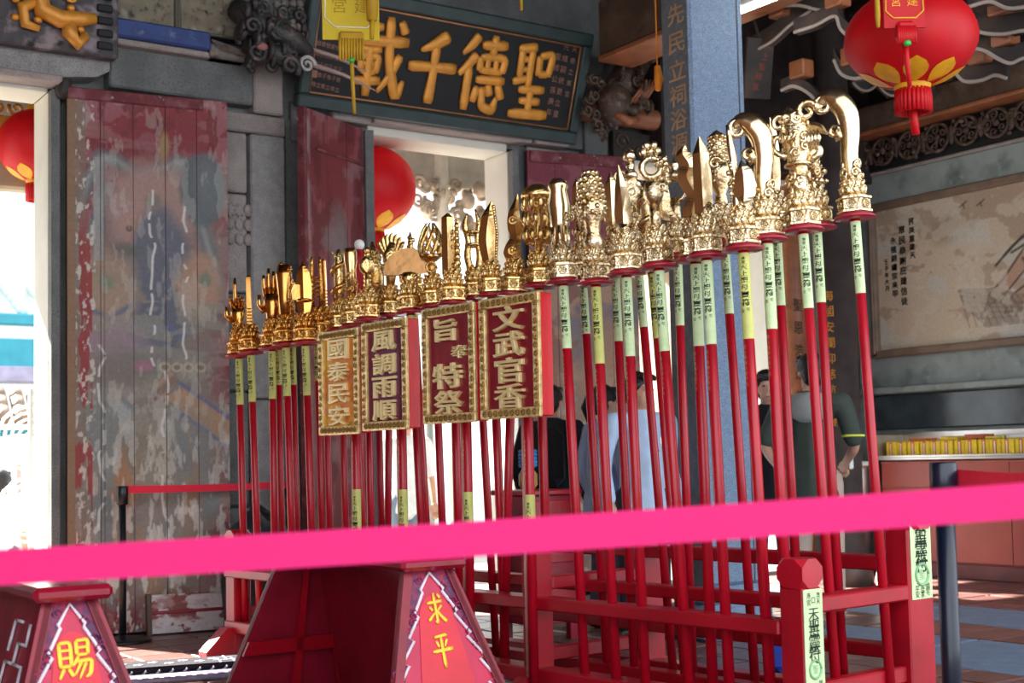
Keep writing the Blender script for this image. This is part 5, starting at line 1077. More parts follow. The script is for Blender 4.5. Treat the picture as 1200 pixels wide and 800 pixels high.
ST = [
 (FV, 280, 418, 285, 620, 'pointing_hand', 335, 'staff with a gilt pointing hand, first at the far left end'),
 (FV, 294, 414, 301, 620, 'square_rod', 319, 'staff with a slim square gilt rod, second from the far left end'),
 (FV, 319, 409, 321.5, 620, 'open_hand', 336, 'staff with an upright open gilt hand, third from the left'),
 (.2, 326, 403, 330, 620, 'knife', 315, 'staff with a two-edged knife blade behind the open gilt hand'),
 (FV, 335, 405, 341.6, 620, 'hand_scroll', 304, 'staff with a broad gilt paddle held by a curled dragon'),
 (.2, 343, 402, 348, 620, 'beaded_spike', 318, 'staff with a beaded spike right of the gilt paddle'),
 (FV, 358, 403, 365, 620, 'lobed_spear', 302, 'staff with a lobed gilt spear banded at the waist'),
 (.2, 372, 396, 377, 620, 'twin_prong', 297, 'staff with two straight gilt prongs left of the first board'),
 (.26, 381, 394, 386, 620, 'square_rod', 300, 'staff with a plain gilt rod just left of the first board'),
 (.2, 399, 388, 404, 580, 'dragon_column', 288, 'staff with a coiled dragon pillar above the yellow board, left one'),
 (.2, 414, 384, 423, 580, 'club', 286, 'staff with a blunt gilt club above the yellow board'),
 (.12, 431, 376, 434, 580, 'mirror', 284, 'staff with an oval diamond mirror and beads'),
 (.34, 441, 376, 446, 580, 'beast_cluster', 279, 'staff with a dark gold beast cluster behind the oval mirror'),
 (.34, 457, 371, 455, 580, 'phoenix', 271, 'staff with a bright gold phoenix of upswept feathers'),
 (.14, 481, 367, 492, 580, 'fan', 296, 'staff with a round gilt fan above the second board'),
 (.42, 485, 352, 498, 580, 'beaded_spike', 267, 'staff with a thin beaded spike behind the round fan'),
 (.2, 508, 361, 517, 580, 'lotus_basket', 255, 'staff with an openwork lotus basket head right of the fan'),
 (.12, 531, 357, 536, 580, 'beaded_sword', 245, 'staff with a straight sword and a strand of beads'),
 (.3, 558, 352, 571, 580, 'snake_pair', 240, 'staff with two upright snakes above the third board'),
 (.12, 576, 348, 585, 580, 'bead_blade', 231, 'staff with a curved blade beaded along one edge'),
 (.12, 602, 346, 595, 590, 'wavy_gourd', 224, 'staff with a waisted wavy blade and rosettes'),
 (.12, 632, 337, 638, 590, 'parasol', 211, 'staff with a domed gilt parasol and hanging tiers'),
 (FV, 660, 332, 675, 600, 'mushroom_club', 203, 'staff with a round-capped fluted gilt club, right of the boards'),
 (BV, 683, 330, 700, 600, 'leaf_spear', 202, 'staff with a leaf blade in carved cloud behind the grape mace'),
 (FV, 698, 333, 712, 600, 'melon_mace', 192, 'staff with a tall mace studded like a bunch of grapes'),
 (BV, 721, 323, 734.5, 600, 'tall_blade', 196, 'staff with a tall rounded blade behind the long spearhead'),
 (FV, 734, 322, 747, 600, 'spearhead', 187, 'staff with a long plain tapering spearhead'),
 (BV2, 748, 308, 773, 600, 'eight_sided_mirror', 165, 'staff with a gourd above an eight-sided mirror plate'),
 (FV, 772, 314, 793, 600, 'flower_ring', 163, 'staff with a gilt ring topped by a blossom'),
 (BV, 764, 318, 787, 600, 'dragon_column_b', 205, 'staff with a coiled dragon pillar half hidden behind the blossom ring'),
 (BV2, 794, 303, 805, 600, 'gourd_loop', 168, 'staff with a dark gourd over a loop and crescent blade'),
 (.1, 815, 306, 827, 600, 'flame_blade', 163, 'staff with a wavy flame blade on a brown gilt knob'),
 (FV, 828, 302, 844, 600, 'broad_spear', 153, 'staff with a broad bright spear before the stone column'),
 (BV2, 849, 287, 871, 600, 'corn_mace', 146, 'staff with a kernelled corn-like mace before the stone column'),
 (FV, 871, 293, 890, 600, 'petal_spear', 138, 'staff with a brown petal blade beside a slim beaded rod'),
 (.14, 899, 282, 916, 600, 'ruyi_hook', 132, 'staff with a silvery hooked blade just left of the dragon head'),
 (BV2, 910, 274, 929, 600, 'knife', 131, 'staff with a plain knife tip behind the silvery hooked blade'),
 (.24, 941, 271, 965, 600, 'dragon_head', 116, 'staff with a large gilt dragon head at the near end'),
 (BV2, 957, 268, 977, 600, 'leaf_spear', 160, 'staff half hidden behind the large dragon head'),
 (.50, 1002, 256, 1028, 600, 'ruyi_hook_b', 102, 'staff with a golden hooked blade at the right-hand end'),
]
for i, (v, kx, ky, bx, by, kd, ty, lab) in enumerate(ST):
    staff(v, kx, ky, bx, by, kd, ty, lab, 'y' if kx < 640 or kx in (698, 764, 871) else 'g', ((.31 if v < .2 else .27) if kx > 690 else (.26 if v < .2 else .22)), hexa=(kx > 690), insc_=v < .2)
# ---- four boards on staffs
def board(u0, u1, z0, z1, px, chars, pm, label, z_charm):
    uc = (u0+u1)/2; t = empty('sign_board', FL+RU*uc+RV*(-.02), RANG, label, 'sign', 'carved sign boards on staffs')
    w = u1-u0; h = z1-z0
    MB().tube([(0, 0, .13), (0, 0, z1-.02)], .021, 14).build('shaft', RED, t)
    MB().tube([(-.043, .004, .13), (-.043, .004, z0+.02)], .006, 8).build('batten', mat('pale_pink_batten', '#d59a92', .4), t)
    MB().bbox((-w/2, -.085, z0), (w/2, -.022, z1), .004).build('box', mat('scarlet_board_edge', '#d8121c', .35, var=.06), t)
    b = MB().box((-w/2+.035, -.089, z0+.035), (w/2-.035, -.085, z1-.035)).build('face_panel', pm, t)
    fr_ = MB(); fm = .038
    for lo, hi in (((-w/2-.004, -.102, z0-.004), (w/2+.004, -.085, z0+fm)), ((-w/2-.004, -.102, z1-fm), (w/2+.004, -.085, z1+.004)), ((-w/2-.004, -.102, z0+fm), (-w/2+fm, -.085, z1-fm)), ((w/2-fm, -.102, z0+fm), (w/2+.004, -.085, z1-fm))): fr_.bbox(lo, hi, .004)
    f = fr_.build('frame', SILVER_GOLD, t); or_ = MB()
    for k in range(10): 
        x = -w/2+.03+(w-.06)*k/9
        for z in (z0+.018, z1-.018): or_.torus((x, -.104, z), .011, .0035, 10, 4, 'y'); or_.ell((x, -.105, z), .004, 5)
    for k in range(13):
        z = z0+.045+(h-.09)*k/12
        for x in (-w/2+.017, w/2-.017): or_.spiral((x, -.104, z), .014, 1.3, .0035, 10, a0=k)
    or_.build('scroll_border', mat('dark_gold_scroll', '#b48a4a', .35, metal=.7, var=.25), f)
    for ch, x, z, s in chars:
        mb = MB(); put(mb, ch, x*w, z1-h*z, s*w*1.0, s*w*.54, y=-.094, bevel=.022, extrude=.02, depth=.30); mb.build('character', mat('cream_gilt_letter', '#f4dca0', .38, metal=.3, var=.06), t)
    L_ = .2; o = link('charm', charm_mesh(.0216, L_, CHARM_Y), t, (0, 0, z_charm)); o.rotation_euler.z = .35; q = link('lettering', charm_text(.0222, L_), o, (0, 0, -.02)); q['kind'] = 'stuff'
    q = link('inscription', insc(.0214), t, (0, 0, z_charm+L_+.22)); q['kind'] = 'stuff'; q.rotation_euler.z = .1; return t
MAR = mat('maroon_face_lacquer', '#8d1224', .25, var=.15, scale=4, coat=.4)
SHEEN = mat('painted_yellow_sheen_plate', '#f2b21c', .25, metal=.2, scale=5, hex2='#e0702a', spots=[('#d77aa8', 6, .6, .75), ('#f6e04a', 5, .56, .7)], bump=.02)  # yellow, orange and pink reflections of a glossy plate put into its colour
SHEEN2 = mat('painted_sheen_maroon_plate', '#8a1d3a', .25, metal=.2, scale=5, hex2='#6a2a58', spots=[('#c85a38', 5, .6, .78)], bump=.02)  # purple and orange reflections mixed into the maroon base colour
q4 = lambda t: [(c, 0, .18+.215*i, .52) for i, c in enumerate(t)]
board(1.20, 1.55, 1.19, 1.69, 415, q4('國泰民安'), SHEEN, 'sign board with yellow sheen painted on its face and four raised characters, leftmost board', .72)
board(1.585, 1.945, 1.20, 1.70, 471, q4('風調雨順'), SHEEN2, 'sign board with purplish maroon face, second from the left', .72)
board(2.07, 2.44, 1.215, 1.72, 545, [('旨', -.04, .2, .5), ('奉', .22, .40, .3), ('特', -.02, .6, .56), ('祭', 0, .83, .56)], MAR, 'sign board with small offset second character, third from the left', .71)
board(2.48, 2.86, 1.22, 1.72, 619, q4('文武官香'), MAR, 'largest-looking maroon sign board with a bright red edge, rightmost', .70)

rb_ = empty('red_banner', FL+RU*.62+RV*.52, RANG, 'narrow red banner board with a white tip behind the left staffs', 'banner')
MB().bbox((-.10, -.02, 1.72), (.10, .02, 2.22), .02).build('panel', mat('scarlet_cloth', '#d80a18', .7, var=.06), rb_); MB().tube([(0, 0, .14), (0, 0, 2.25)], .014, 8).build('shaft', RED, rb_); MB().ell((0, 0, 2.27), (.03, .03, .03), 10).build('white_tip', WHITE, rb_)

# ================================================================ FURNITURE AND BARRIERS
TH = .70
def pedestal(P, W, D, open_side, chars, label, arch):
    # P: near-left top corner of the box (front face -y, left face -x); flared legs, overhanging slab
    t = empty('flared_pedestal', (P.x, P.y, 0), 0, label, 'pedestal'); H0 = TH-.045; fx, fy = .20, .22
    def Q(x, y, z):                          # x, y from 0..1 across the top, flare grows towards the floor
        k = (H0-z)/H0; return ((-fx*k if x < .5 else fx*k)*abs(2*x-1)+x*W, (-fy*k if y < .5 else fy*k)*abs(2*y-1)+y*D, z)
    def panel(c0, c1, inset, m, nm, th=.02, z0=.0, z1=H0, s0=0., s1=1.):     # tapered panel between two corners (x, y in 0/1)
        n = Vector((c1[1]-c0[1], -(c1[0]-c0[0]), 0)); n.normalize()
        L_ = lambda s, z: Vector(Q(*c0, z))*(1-s)+Vector(Q(*c1, z))*s
        V = [L_(s, z)-n*(inset+d) for d in (0, th) for s, z in ((s0, z0), (s1, z0), (s1, z1), (s0, z1))]
        return MB().add(V, [(0, 1, 2, 3), (7, 6, 5, 4), (0, 4, 5, 1), (1, 5, 6, 2), (2, 6, 7, 3), (3, 7, 4, 0)]).build(nm, m, t), L_, n
    for i, (x, y) in enumerate(((0, 0), (1, 0), (1, 1), (0, 1))):            # corner legs
        a, b = Vector(Q(x, y, 0)), Vector(Q(x, y, H0)); dx, dy = (.035 if x == 0 else -.035), (.035 if y == 0 else -.035); V = []
        for p in (a, b): V += [p, p+Vector((dx, 0, 0)), p+Vector((dx, dy, 0)), p+Vector((0, dy, 0))]
        MB().add(V, [(0, 1, 2, 3), (4, 5, 6, 7), (0, 1, 5, 4), (1, 2, 6, 5), (2, 3, 7, 6), (3, 0, 4, 7)]).build('leg', RED_DEEP, t)
    fr_, L_, n = panel((0, 0), (1, 0), .012, RED_PANEL, 'lettered_panel'); 
    panel((1, 0), (1, 1), .012, RED_DEEP, 'side_panel'); panel((1, 1), (0, 1), .012, RED_DEEP, 'back_panel')
    if open_side:
        panel((1, 1), (0, 1), .05, RED_DARK, 'inner_rail', .02, .24, .30); panel((1, 1), (0, 1), .05, RED_DARK, 'inner_rail', .02, .0, H0, .0, .07); panel((1, 1), (0, 1), .05, RED_DARK, 'inner_rail', .02, .0, H0, .40, .47)
    else:
        sp, L2, n2 = panel((0, 1), (0, 0), .012, RED_DEEP, 'side_panel'); fm = MB()
        for q in range(4):                   # stepped fret along the open panel
            z = H0-.07-q*.12
            for a, b in (((.90, z), (.90, z-.06)), ((.90, z-.06), (.80, z-.06)), ((.80, z-.06), (.80, z-.12)), ((.80, z-.12), (.9, z-.12)), ((.70, z), (.70, z-.09)), ((.70, z), (.8, z))):
                fm.tube([L2(a[0], a[1])-n2*.006, L2(b[0], b[1])-n2*.006], .005, 5)
        fm.build('fret', mat('grey_white_line', '#c9c2cc', .5), sp)
    # slab with rounded edge
    mb = MB().bbox((-.035, -.05, H0), (W+.035, D+.05, TH), .014); mb.build('slab', mat('glossy_maroon_slab', '#94122c', .16, var=.12, scale=6, bump=.02, coat=.3), t)
    # flame outline, arch and corner clouds of the lettered panel
    F = lambda s, z, d=.004: L_(s, z)-n*(.012-d)
    out = [(.5, H0-.012)]; N = 15
    R_ = [(.5+.41*min(1, k/N*1.9)**.5+(.045 if k % 2 else -.045), H0-.012-(H0-.05)*(k+(.45 if k % 2 else -.3))/N) for k in range(1, N)]
    pts = [F(1-s, z) for s, z in reversed(R_)]+[F(*out[0])]+[F(s, z) for s, z in R_]
    cl = MB()
    for side in (0, 1):                      # dark corner field outside the flame line
        edge = [F(s if side else 1-s, z, .002) for s, z in [(.5, H0-.012)]+R_]; rim = [F(.97 if side else .03, z, .002) for s, z in [(.5, H0-.005)]+R_]
        V = edge+rim; k = len(edge); cl.add(V, [(i, i+1, k+i+1, k+i) for i in range(k-1)])
        rs = random.Random(3+side)
        for q in range(16):
            z = H0-.03-.5*rs.random(); s = .5+.03+.40*min(1, 1.9*(H0-.012-z)/(H0-.05))**.5; s = s+rs.uniform(.0, .06); s = s if side else 1-s
            p = F(s, z, .004); T = Matrix.Translation(p); cl.spiral((0, 0, 0), .018, 1.4, .004, 10, a0=q, T=T)
    cl.build('corner_clouds', mat('dark_blue_red_paint', '#4a2450', .5, var=.4, scale=28, hex2='#a81f48'), fr_)
    MB().tube(pts, .006, 6).build('flame_outline', mat('pinkish_white_line', '#eddce6', .45), fr_)
    if arch:
        ap = [F(.5+.23*math.cos(a), H0-.165+.075*math.sin(a), .003) for a in np.linspace(0, PI, 14)]+[F(.5-.25, .02, .003), F(.5+.25, .02, .003)]
        MB().add(ap, [tuple(range(len(ap)))]).build('arch_field', RED_LITE, fr_)
    for ch, z, w, h in chars:
        mb = MB(); brush(mb, ch, 0, 0, w, h, 0, .07, .35); V = mb.v; a = L_(.5, z); up = (L_(.5, z+.1)-L_(.5, z)).normalized(); rt = (L_(1, z)-L_(0, z)).normalized()
        mb.v = [tuple(a-n*(.008)+rt*p[0]+up*p[2]+(-n)*(-p[1]) if False else a-n*.006+rt*p[0]+up*p[2]-n*p[1]) for p in V]
        mb.build('character', mat('bright_gold_paint', '#ffc93a', .4, metal=.15, var=.08), fr_)
    return t
cS = dep(474, 668, 4.9)
pedestal(cS, .205, 1.1, True, (('求', TH-.185, .085, .125), ('平', TH-.325, .09, .135)), 'maroon flared pedestal, open on one side, with characters on its crimson end panel', True)
cS = dep(40, 704, 3.97)
pedestal(Vector((cS.x+.035, cS.y+.05, 0)), .165, .8, False, (('賜', TH-.215, .105, .125),), 'maroon flared pedestal with one gold character, fret on its closed side', True)
# ---- barrier posts and belts
def post(P, r, h, m, label, base=.17, hd=.035):
    t = empty('barrier_post', P, 0, label, 'barrier post')
    MB().lathe([(base, 0), (base, .012), (base*.9, .022), (.05, .035), (r, .045)], 28).build('base', BLACK_P, t)
    MB().lathe([(r, .03), (r, h-.1)], 20).build('tube', m, t)
    MB().lathe([(r, h-.115), (hd, h-.11), (hd, h-.005), (hd-.004, h), (hd-.012, h-.002), (hd-.014, h-.012)], 20).build('belt_head', m, t); return t
P1 = on(2, 0, 144, 752); post(P1, .022, .94, BLACK_P, 'slim black barrier post before the big painted door leaf', .17)
P2 = dep(1105, 542, 3.7); P2 = Vector((P2.x, P2.y, 0)); P2z = dep(1105, 541, 3.7).z; post(P2, .026, P2z, NAVY_P, 'thick dark blue barrier post right of the rack', .18, .037)
def belt(a, b, w, m, label, sag=.01):
    n = 24; V = []; F = []; d = (b-a); nn = Vector((-d.y, d.x, 0)).normalized()*.0012
    for i in range(n+1):
        u = i/n; p = a+d*u-Vector((0, 0, sag*4*u*(1-u)))
        V += [p+nn+Vector((0, 0, w/2)), p+nn-Vector((0, 0, w/2)), p-nn-Vector((0, 0, w/2)), p-nn+Vector((0, 0, w/2))]
    for i in range(n):
        for j in range(4): F.append((i*4+j, i*4+(j+1) % 4, i*4+4+(j+1) % 4, i*4+4+j))
    F += [(0, 1, 2, 3), (n*4+3, n*4+2, n*4+1, n*4)]
    return tag(MB().add(V, F).build('barrier_belt', m), label, 'belt')
B0 = P1+Vector((.03, .0, .917)); B1 = on(1, P1.y+.15, 335, 571); belt(B0, Vector((B1.x, B1.y, .915)), .045, BELT_R, 'red belt running from the slim black post behind the staffs', .004)
post(Vector((B1.x+.03, B1.y+.01, 0)), .022, .94, BLACK_P, 'slim black barrier post standing behind the left staffs', .12)
B0 = P2+Vector((.035, -.01, P2z-.045)); B1 = dep(1260, 575, 3.2); belt(B0, Vector((B1.x, B1.y, B0.z-.01)), .05, BELT_R, 'red belt leading right from the dark blue post', .004)
post(Vector((B1.x+.03, B1.y-.02, 0)), .026, P2z, NAVY_P, 'second dark blue post holding the end of the short red belt', .16, .037)
A0, A1 = dep(-60, 668, 2.0), dep(1260, 582, 2.0); belt(A0, A1, .052, BELT, 'broad pink belt stretched across in front of everything', .004)
for q, (P, lab) in enumerate(((A0, 'barrier post at the left end of the broad pink belt'), (A1, 'barrier post at the right end of the broad pink belt'))):
    d = (A1-A0).normalized()*(.035 if q else -.035); post(Vector((P.x+d.x, P.y+d.y, 0)), .026, P.z+.04, BLACK_P, lab, .17, .036)
# ---- offering counter along the right-hand wall
ct = empty('offering_counter', (9.34, 8.12, 0), 0, 'red panelled counter with steel top along the right-hand wall', 'counter')
TILE_R = mat('salmon_red_panel', '#a4483c', .35, var=.1, scale=3, bump=.02)
MB().bbox((.02, -5.2, .05), (.38, 0, .97), .006).build('body', TILE_R, ct)
for k in range(4):
    MB().bbox((.004, -5.2+k*1.3+.004, .745), (.02, -5.2+(k+1)*1.3-.004, .955), .004).build('upper_panel', TILE_R, ct); MB().bbox((.004, -5.2+k*1.3+.004, .13), (.02, -5.2+(k+1)*1.3-.004, .735), .004).build('lower_panel', TILE_R, ct)
MB().bbox((-.02, -5.2, .0), (.36, .0, .12), .006).build('plinth', mat('dark_red_plinth', '#6a3434', .5), ct)
for z in (.74, .958): MB().tube([(.004, -5.2, z), (.004, 0, z)], .004, 5).build('light_joint', mat('pale_salmon_line', '#d98f80', .5), ct)
MB().bbox((-.03, -5.22, .975), (.39, .03, 1.0), .006).bbox((-.03, -5.22, 1.0), (-.02, .03, 1.018), .002).build('steel_top', STEEL, ct)
MB().bbox((.34, -5.2, 1.0), (.36, .03, 1.22), .004).build('steel_backsplash', STEEL, ct)
MB().bbox((-.02, .02, 1.0), (.34, .035, 1.2), .004).build('steel_side', mat('warm_steel_plate', '#b5a48c', .4, metal=.5), ct)
PK = mat('yellow_packet', '#eccb22', .55, var=.08, scale=20); PKR = mat('red_packet_stripe', '#c23a2c', .5); PKW = mat('pale_stripe', '#f0dcb4', .6)
random.seed(4); pk0 = None
for k in range(17):
    y = 8.03-.118*k-random.uniform(0, .01)
    if pk0 is None:
        pk0 = empty('incense_packet', (9.42, y, 1.001), 0, 'small yellow incense packet with red stripe, in the row on the steel counter', 'packet', 'yellow packets on the steel counter')
        MB().bbox((-.05, -.054, 0), (.14, .054, .135), .008).build('wrapper', PK, pk0)
        MB().box((-.052, -.016, .004), (-.05, .016, .13)).build('red_stripe', PKR, pk0); MB().box((-.0535, -.007, .01), (-.052, .007, .12)).build('white_stripe', PKW, pk0); o = pk0
    else:
        o = pk0.copy(); COL.objects.link(o); o.location = (9.42+random.uniform(-.01, .01), y, 1.001); o.rotation_euler.z = random.uniform(-.12, .12)
        for c in list(pk0.children):
            d_ = c.copy(); COL.objects.link(d_); d_.parent = o
top = [(7.78, '#d76a3a'), (7.45, '#e0c040'), (7.2, '#b8543a'), (7.0, '#e6d060'), (6.8, '#d8d8d8'), (6.55, '#e8c82a')]
for k, (y, c) in enumerate(top):
    mb = MB().bbox((9.40, y-.1, 1.138), (9.56, y+.08, 1.16+.01*(k % 3)), .006); tag(mb.build('paper_bundle', mat('bundle_%d' % k, c, .6)), ['orange', 'yellow', 'rust red', 'pale yellow', 'whitish', 'bright yellow spotted'][k]+' flat paper bundle lying on the yellow packets', 'bundle', 'flat bundles on the packets')
cy_ = on(1, 8.33, 1007, 640); bn = empty('steel_bin', (cy_.x, 8.33, 0), 0, 'round steel bin with white lid at the end of the counter', 'bin')
MB().lathe([(.115, 0), (.115, .9), (.105, .93)], 24).build('drum', STEEL, bn); MB().lathe([(.02, .93), (.15, .935), (.16, .95), (.14, .97), (.02, .975)], 24).build('lid', WHITE, bn)
# ---- small things on the floor
rg = empty('folded_rug', on(2, 0, 196, 793), -.24, 'folded dark patterned rug with pale flowers on the tiles beside the rack foot', 'rug')
NV = mat('dark_purple_pile', '#140e1c', .95, var=.3, scale=40, bump=.2); PL = mat('pale_lilac_pattern', '#8a8296', .95, var=.15, scale=40)
MB().bbox((-.42, -.22, 0), (.42, .16, .03), .012).build('lower_layer', PL, rg); MB().bbox((-.42, -.06, .03), (.40, .20, .062), .014).build('folded_layer', NV, rg)
mb = MB()
for k in range(9):
    x = -.36+k*.075
    for q in range(5): mb.ell((x+.018*math.cos(q*1.257), .07+.03*(-1)**k+.018*math.sin(q*1.257), .0625), (.012, .012, .003), 6)
for a in ((.26, 0), (.33, 0), (.30, .08)): mb.box((a[0]-.004, a[1]-.05, .061), (a[0]+.004, a[1]+.1, .065)); mb.box((a[0]-.03, a[1]+.02, .061), (a[0]+.03, a[1]+.03, .065))
for k in range(12): mb.tube([(-.40+k*.066, -.062, .02), (-.37+k*.066, -.064, .045)], .006, 5)
mb.build('flower_pattern', mat('cream_flower_wool', '#a49cab', .95), rg); mb = MB()
for k in range(16): mb.bbox((-.40+k*.052, -.21, .029), (-.37+k*.052, -.10-.03*(k % 2), .032), .001)
mb.build('border_pattern', mat('violet_border_wool', '#6e5a8a', .95), rg)
pb = empty('threshold_board', (on(2, 0, 178, 742)).lerp(on(2, 0, 250, 735), 0.0), 0, 'red board with flaking white paint standing at the foot of the painted door leaf', 'board'); pb.location = (2.92, 8.40, 0); pb.rotation_euler = (-.12, 0, -.12)
def flake(u, v):
    c = Canvas(u*90, (1-v)*50, '#8d4a4a'); c.flakes('#d6cfcf', .08, .12, .5, 101, .9); c.flakes('#b79a98', .05, .09, .55, 102, .6); c.mix('#cfcaca', ((c.Y > 36)*(fbm(c.X*.1, c.Y*.1, 104) > .42))*.9); return c.c
paint_grid('face', .46, .24, 70, 36, flake, pb, (0, 0, 0.012), .03); MB().bbox((-.03, -.005, 0), (.0, .04, .26), .004).build('end_batten', WOOD_B, pb); MB().bbox((.46, -.005, 0), (.49, .04, .24), .004).build('end_batten', WOOD_B, pb); MB().bbox((0, -.012, .13), (.46, 0, .15), .003).build('rail', RED_DEEP, pb)
tp = empty('tarp_bundle', (3.52, 8.14, 0), 0, 'dark navy tarpaulin draped over a bundle behind the left staffs', 'bundle')
V = []; F = []; n = 26
for j in range(14):
    z = .76*(1-(j/13)); R = (.10+.14*min(1, j/3)) if j else .02
    for i in range(n): a = 2*PI*i/n; r = R*(1+.09*math.sin(a*5+j*.3)+.05*math.sin(a*9)); V.append((r*.95*math.cos(a), r*.9*math.sin(a), z+.05*math.sin(a*2)*(j < 5)))
for j in range(13):
    for i in range(n): F.append((j*n+i, j*n+(i+1) % n, (j+1)*n+(i+1) % n, (j+1)*n+i))
F.append(tuple(range(n))); MB().add(V, F, 0, True).build('tarpaulin', mat('navy_tarpaulin', '#171c28', .5, var=.2), tp)
MB().tube([(-.2, -.24, .1), (0, -.26, .12), (.22, -.22, .1)], .012, 6).build('tie_rope', BLACK_P, tp)
ca = empty('wooden_cabinet', (4.62, 6.62, 0), 0, 'small red wooden cabinet behind the rack below the middle gate', 'cabinet')
MB().bbox((-.17, -.16, .1), (.17, .16, .84), .006).build('body', RED_DEEP, ca); MB().bbox((-.2, -.19, .84), (.2, .19, .87), .006).build('top', RED_DARK, ca)
for z in (.2, .45, .65): MB().bbox((-.14, -.172, z), (.14, -.16, z+.16), .004).build('drawer_front', RED_DARK, ca)
for x in (-.14, .14):
    for y in (-.13, .13): MB().bbox((x-.025, y-.025, 0), (x+.025, y+.025, .1), .003).build('leg', RED_DEEP, ca)
rl = on(2, .87, 603, 575)
mb = MB()
for q in range(5): mb.torus((0, 0, .018+.02*q), .045, .013, 16, 6, 'z')
tag(mb.build('rope_coil', mat('blue_rope', '#3f86c8', .6, var=.2), None, (4.55, 6.60, .995)), 'coil of blue rope on the ochre jar on the red cabinet', 'coil')
tag(MB().lathe([(.035, 0), (.055, .03), (.055, .09), (.035, .12), (.04, .125)], 14).build('ochre_jar', mat('ochre_glaze', '#b99a56', .4), None, (4.55, 6.60, .87)), 'ochre jar standing on the red cabinet', 'jar')
pbg = dep(951, 634, 9.8); tag(MB().lathe([(.02, 0), (.10, .02), (.11, .12), (.085, .22), (.03, .27), (.04, .3)], 12).build('plastic_bag', mat('pale_grey_plastic', '#cfd2cc', .4), None, (8.0, 6.9, 0.0)), 'pale plastic bag on the floor behind the near end of the rack', 'bag')
tag(MB().bbox((-.09, -.07, 0), (.09, .07, .16), .03).build('blue_bag', mat('blue_cloth', '#1f3fa8', .6), None, on(2, 0, 917, 785)), 'small bright blue bag on the floor behind the near rack post', 'bag')

# ================================================================ PEOPLE
SKIN = mat('skin', '#c99a80', .55, var=.06, scale=6, bump=.02)
HAIR = mat('black_hair', '#14110f', .5, var=.2, scale=30, bump=.1)
def remesh(mb, name, m, parent, vox=.014, sm=6):
    me = mb.mesh(name); o = bpy.data.objects.new(name, me); COL.objects.link(o)
    r = o.modifiers.new('r', 'REMESH'); r.mode = 'VOXEL'; r.voxel_size = vox; r.use_smooth_shade = True
    s = o.modifiers.new('s', 'SMOOTH'); s.iterations = sm; s.factor = .5
    bpy.context.view_layer.update(); m2 = bpy.data.meshes.new_from_object(o.evaluated_get(bpy.context.evaluated_depsgraph_get()))
    bpy.data.objects.remove(o); bpy.data.meshes.remove(me); m2.name = name; m2.materials.clear(); m2.materials.append(m)
    return link(name, m2, parent)
def limb(mb, pts, rad, n=10):
    mb.tube(S_(pts, 4), W_(rad, (len(pts)-1)*4+1), n)
    for p, r in ((pts[0], rad[0]), (pts[-1], rad[-1])): mb.ell(p, r, 8)
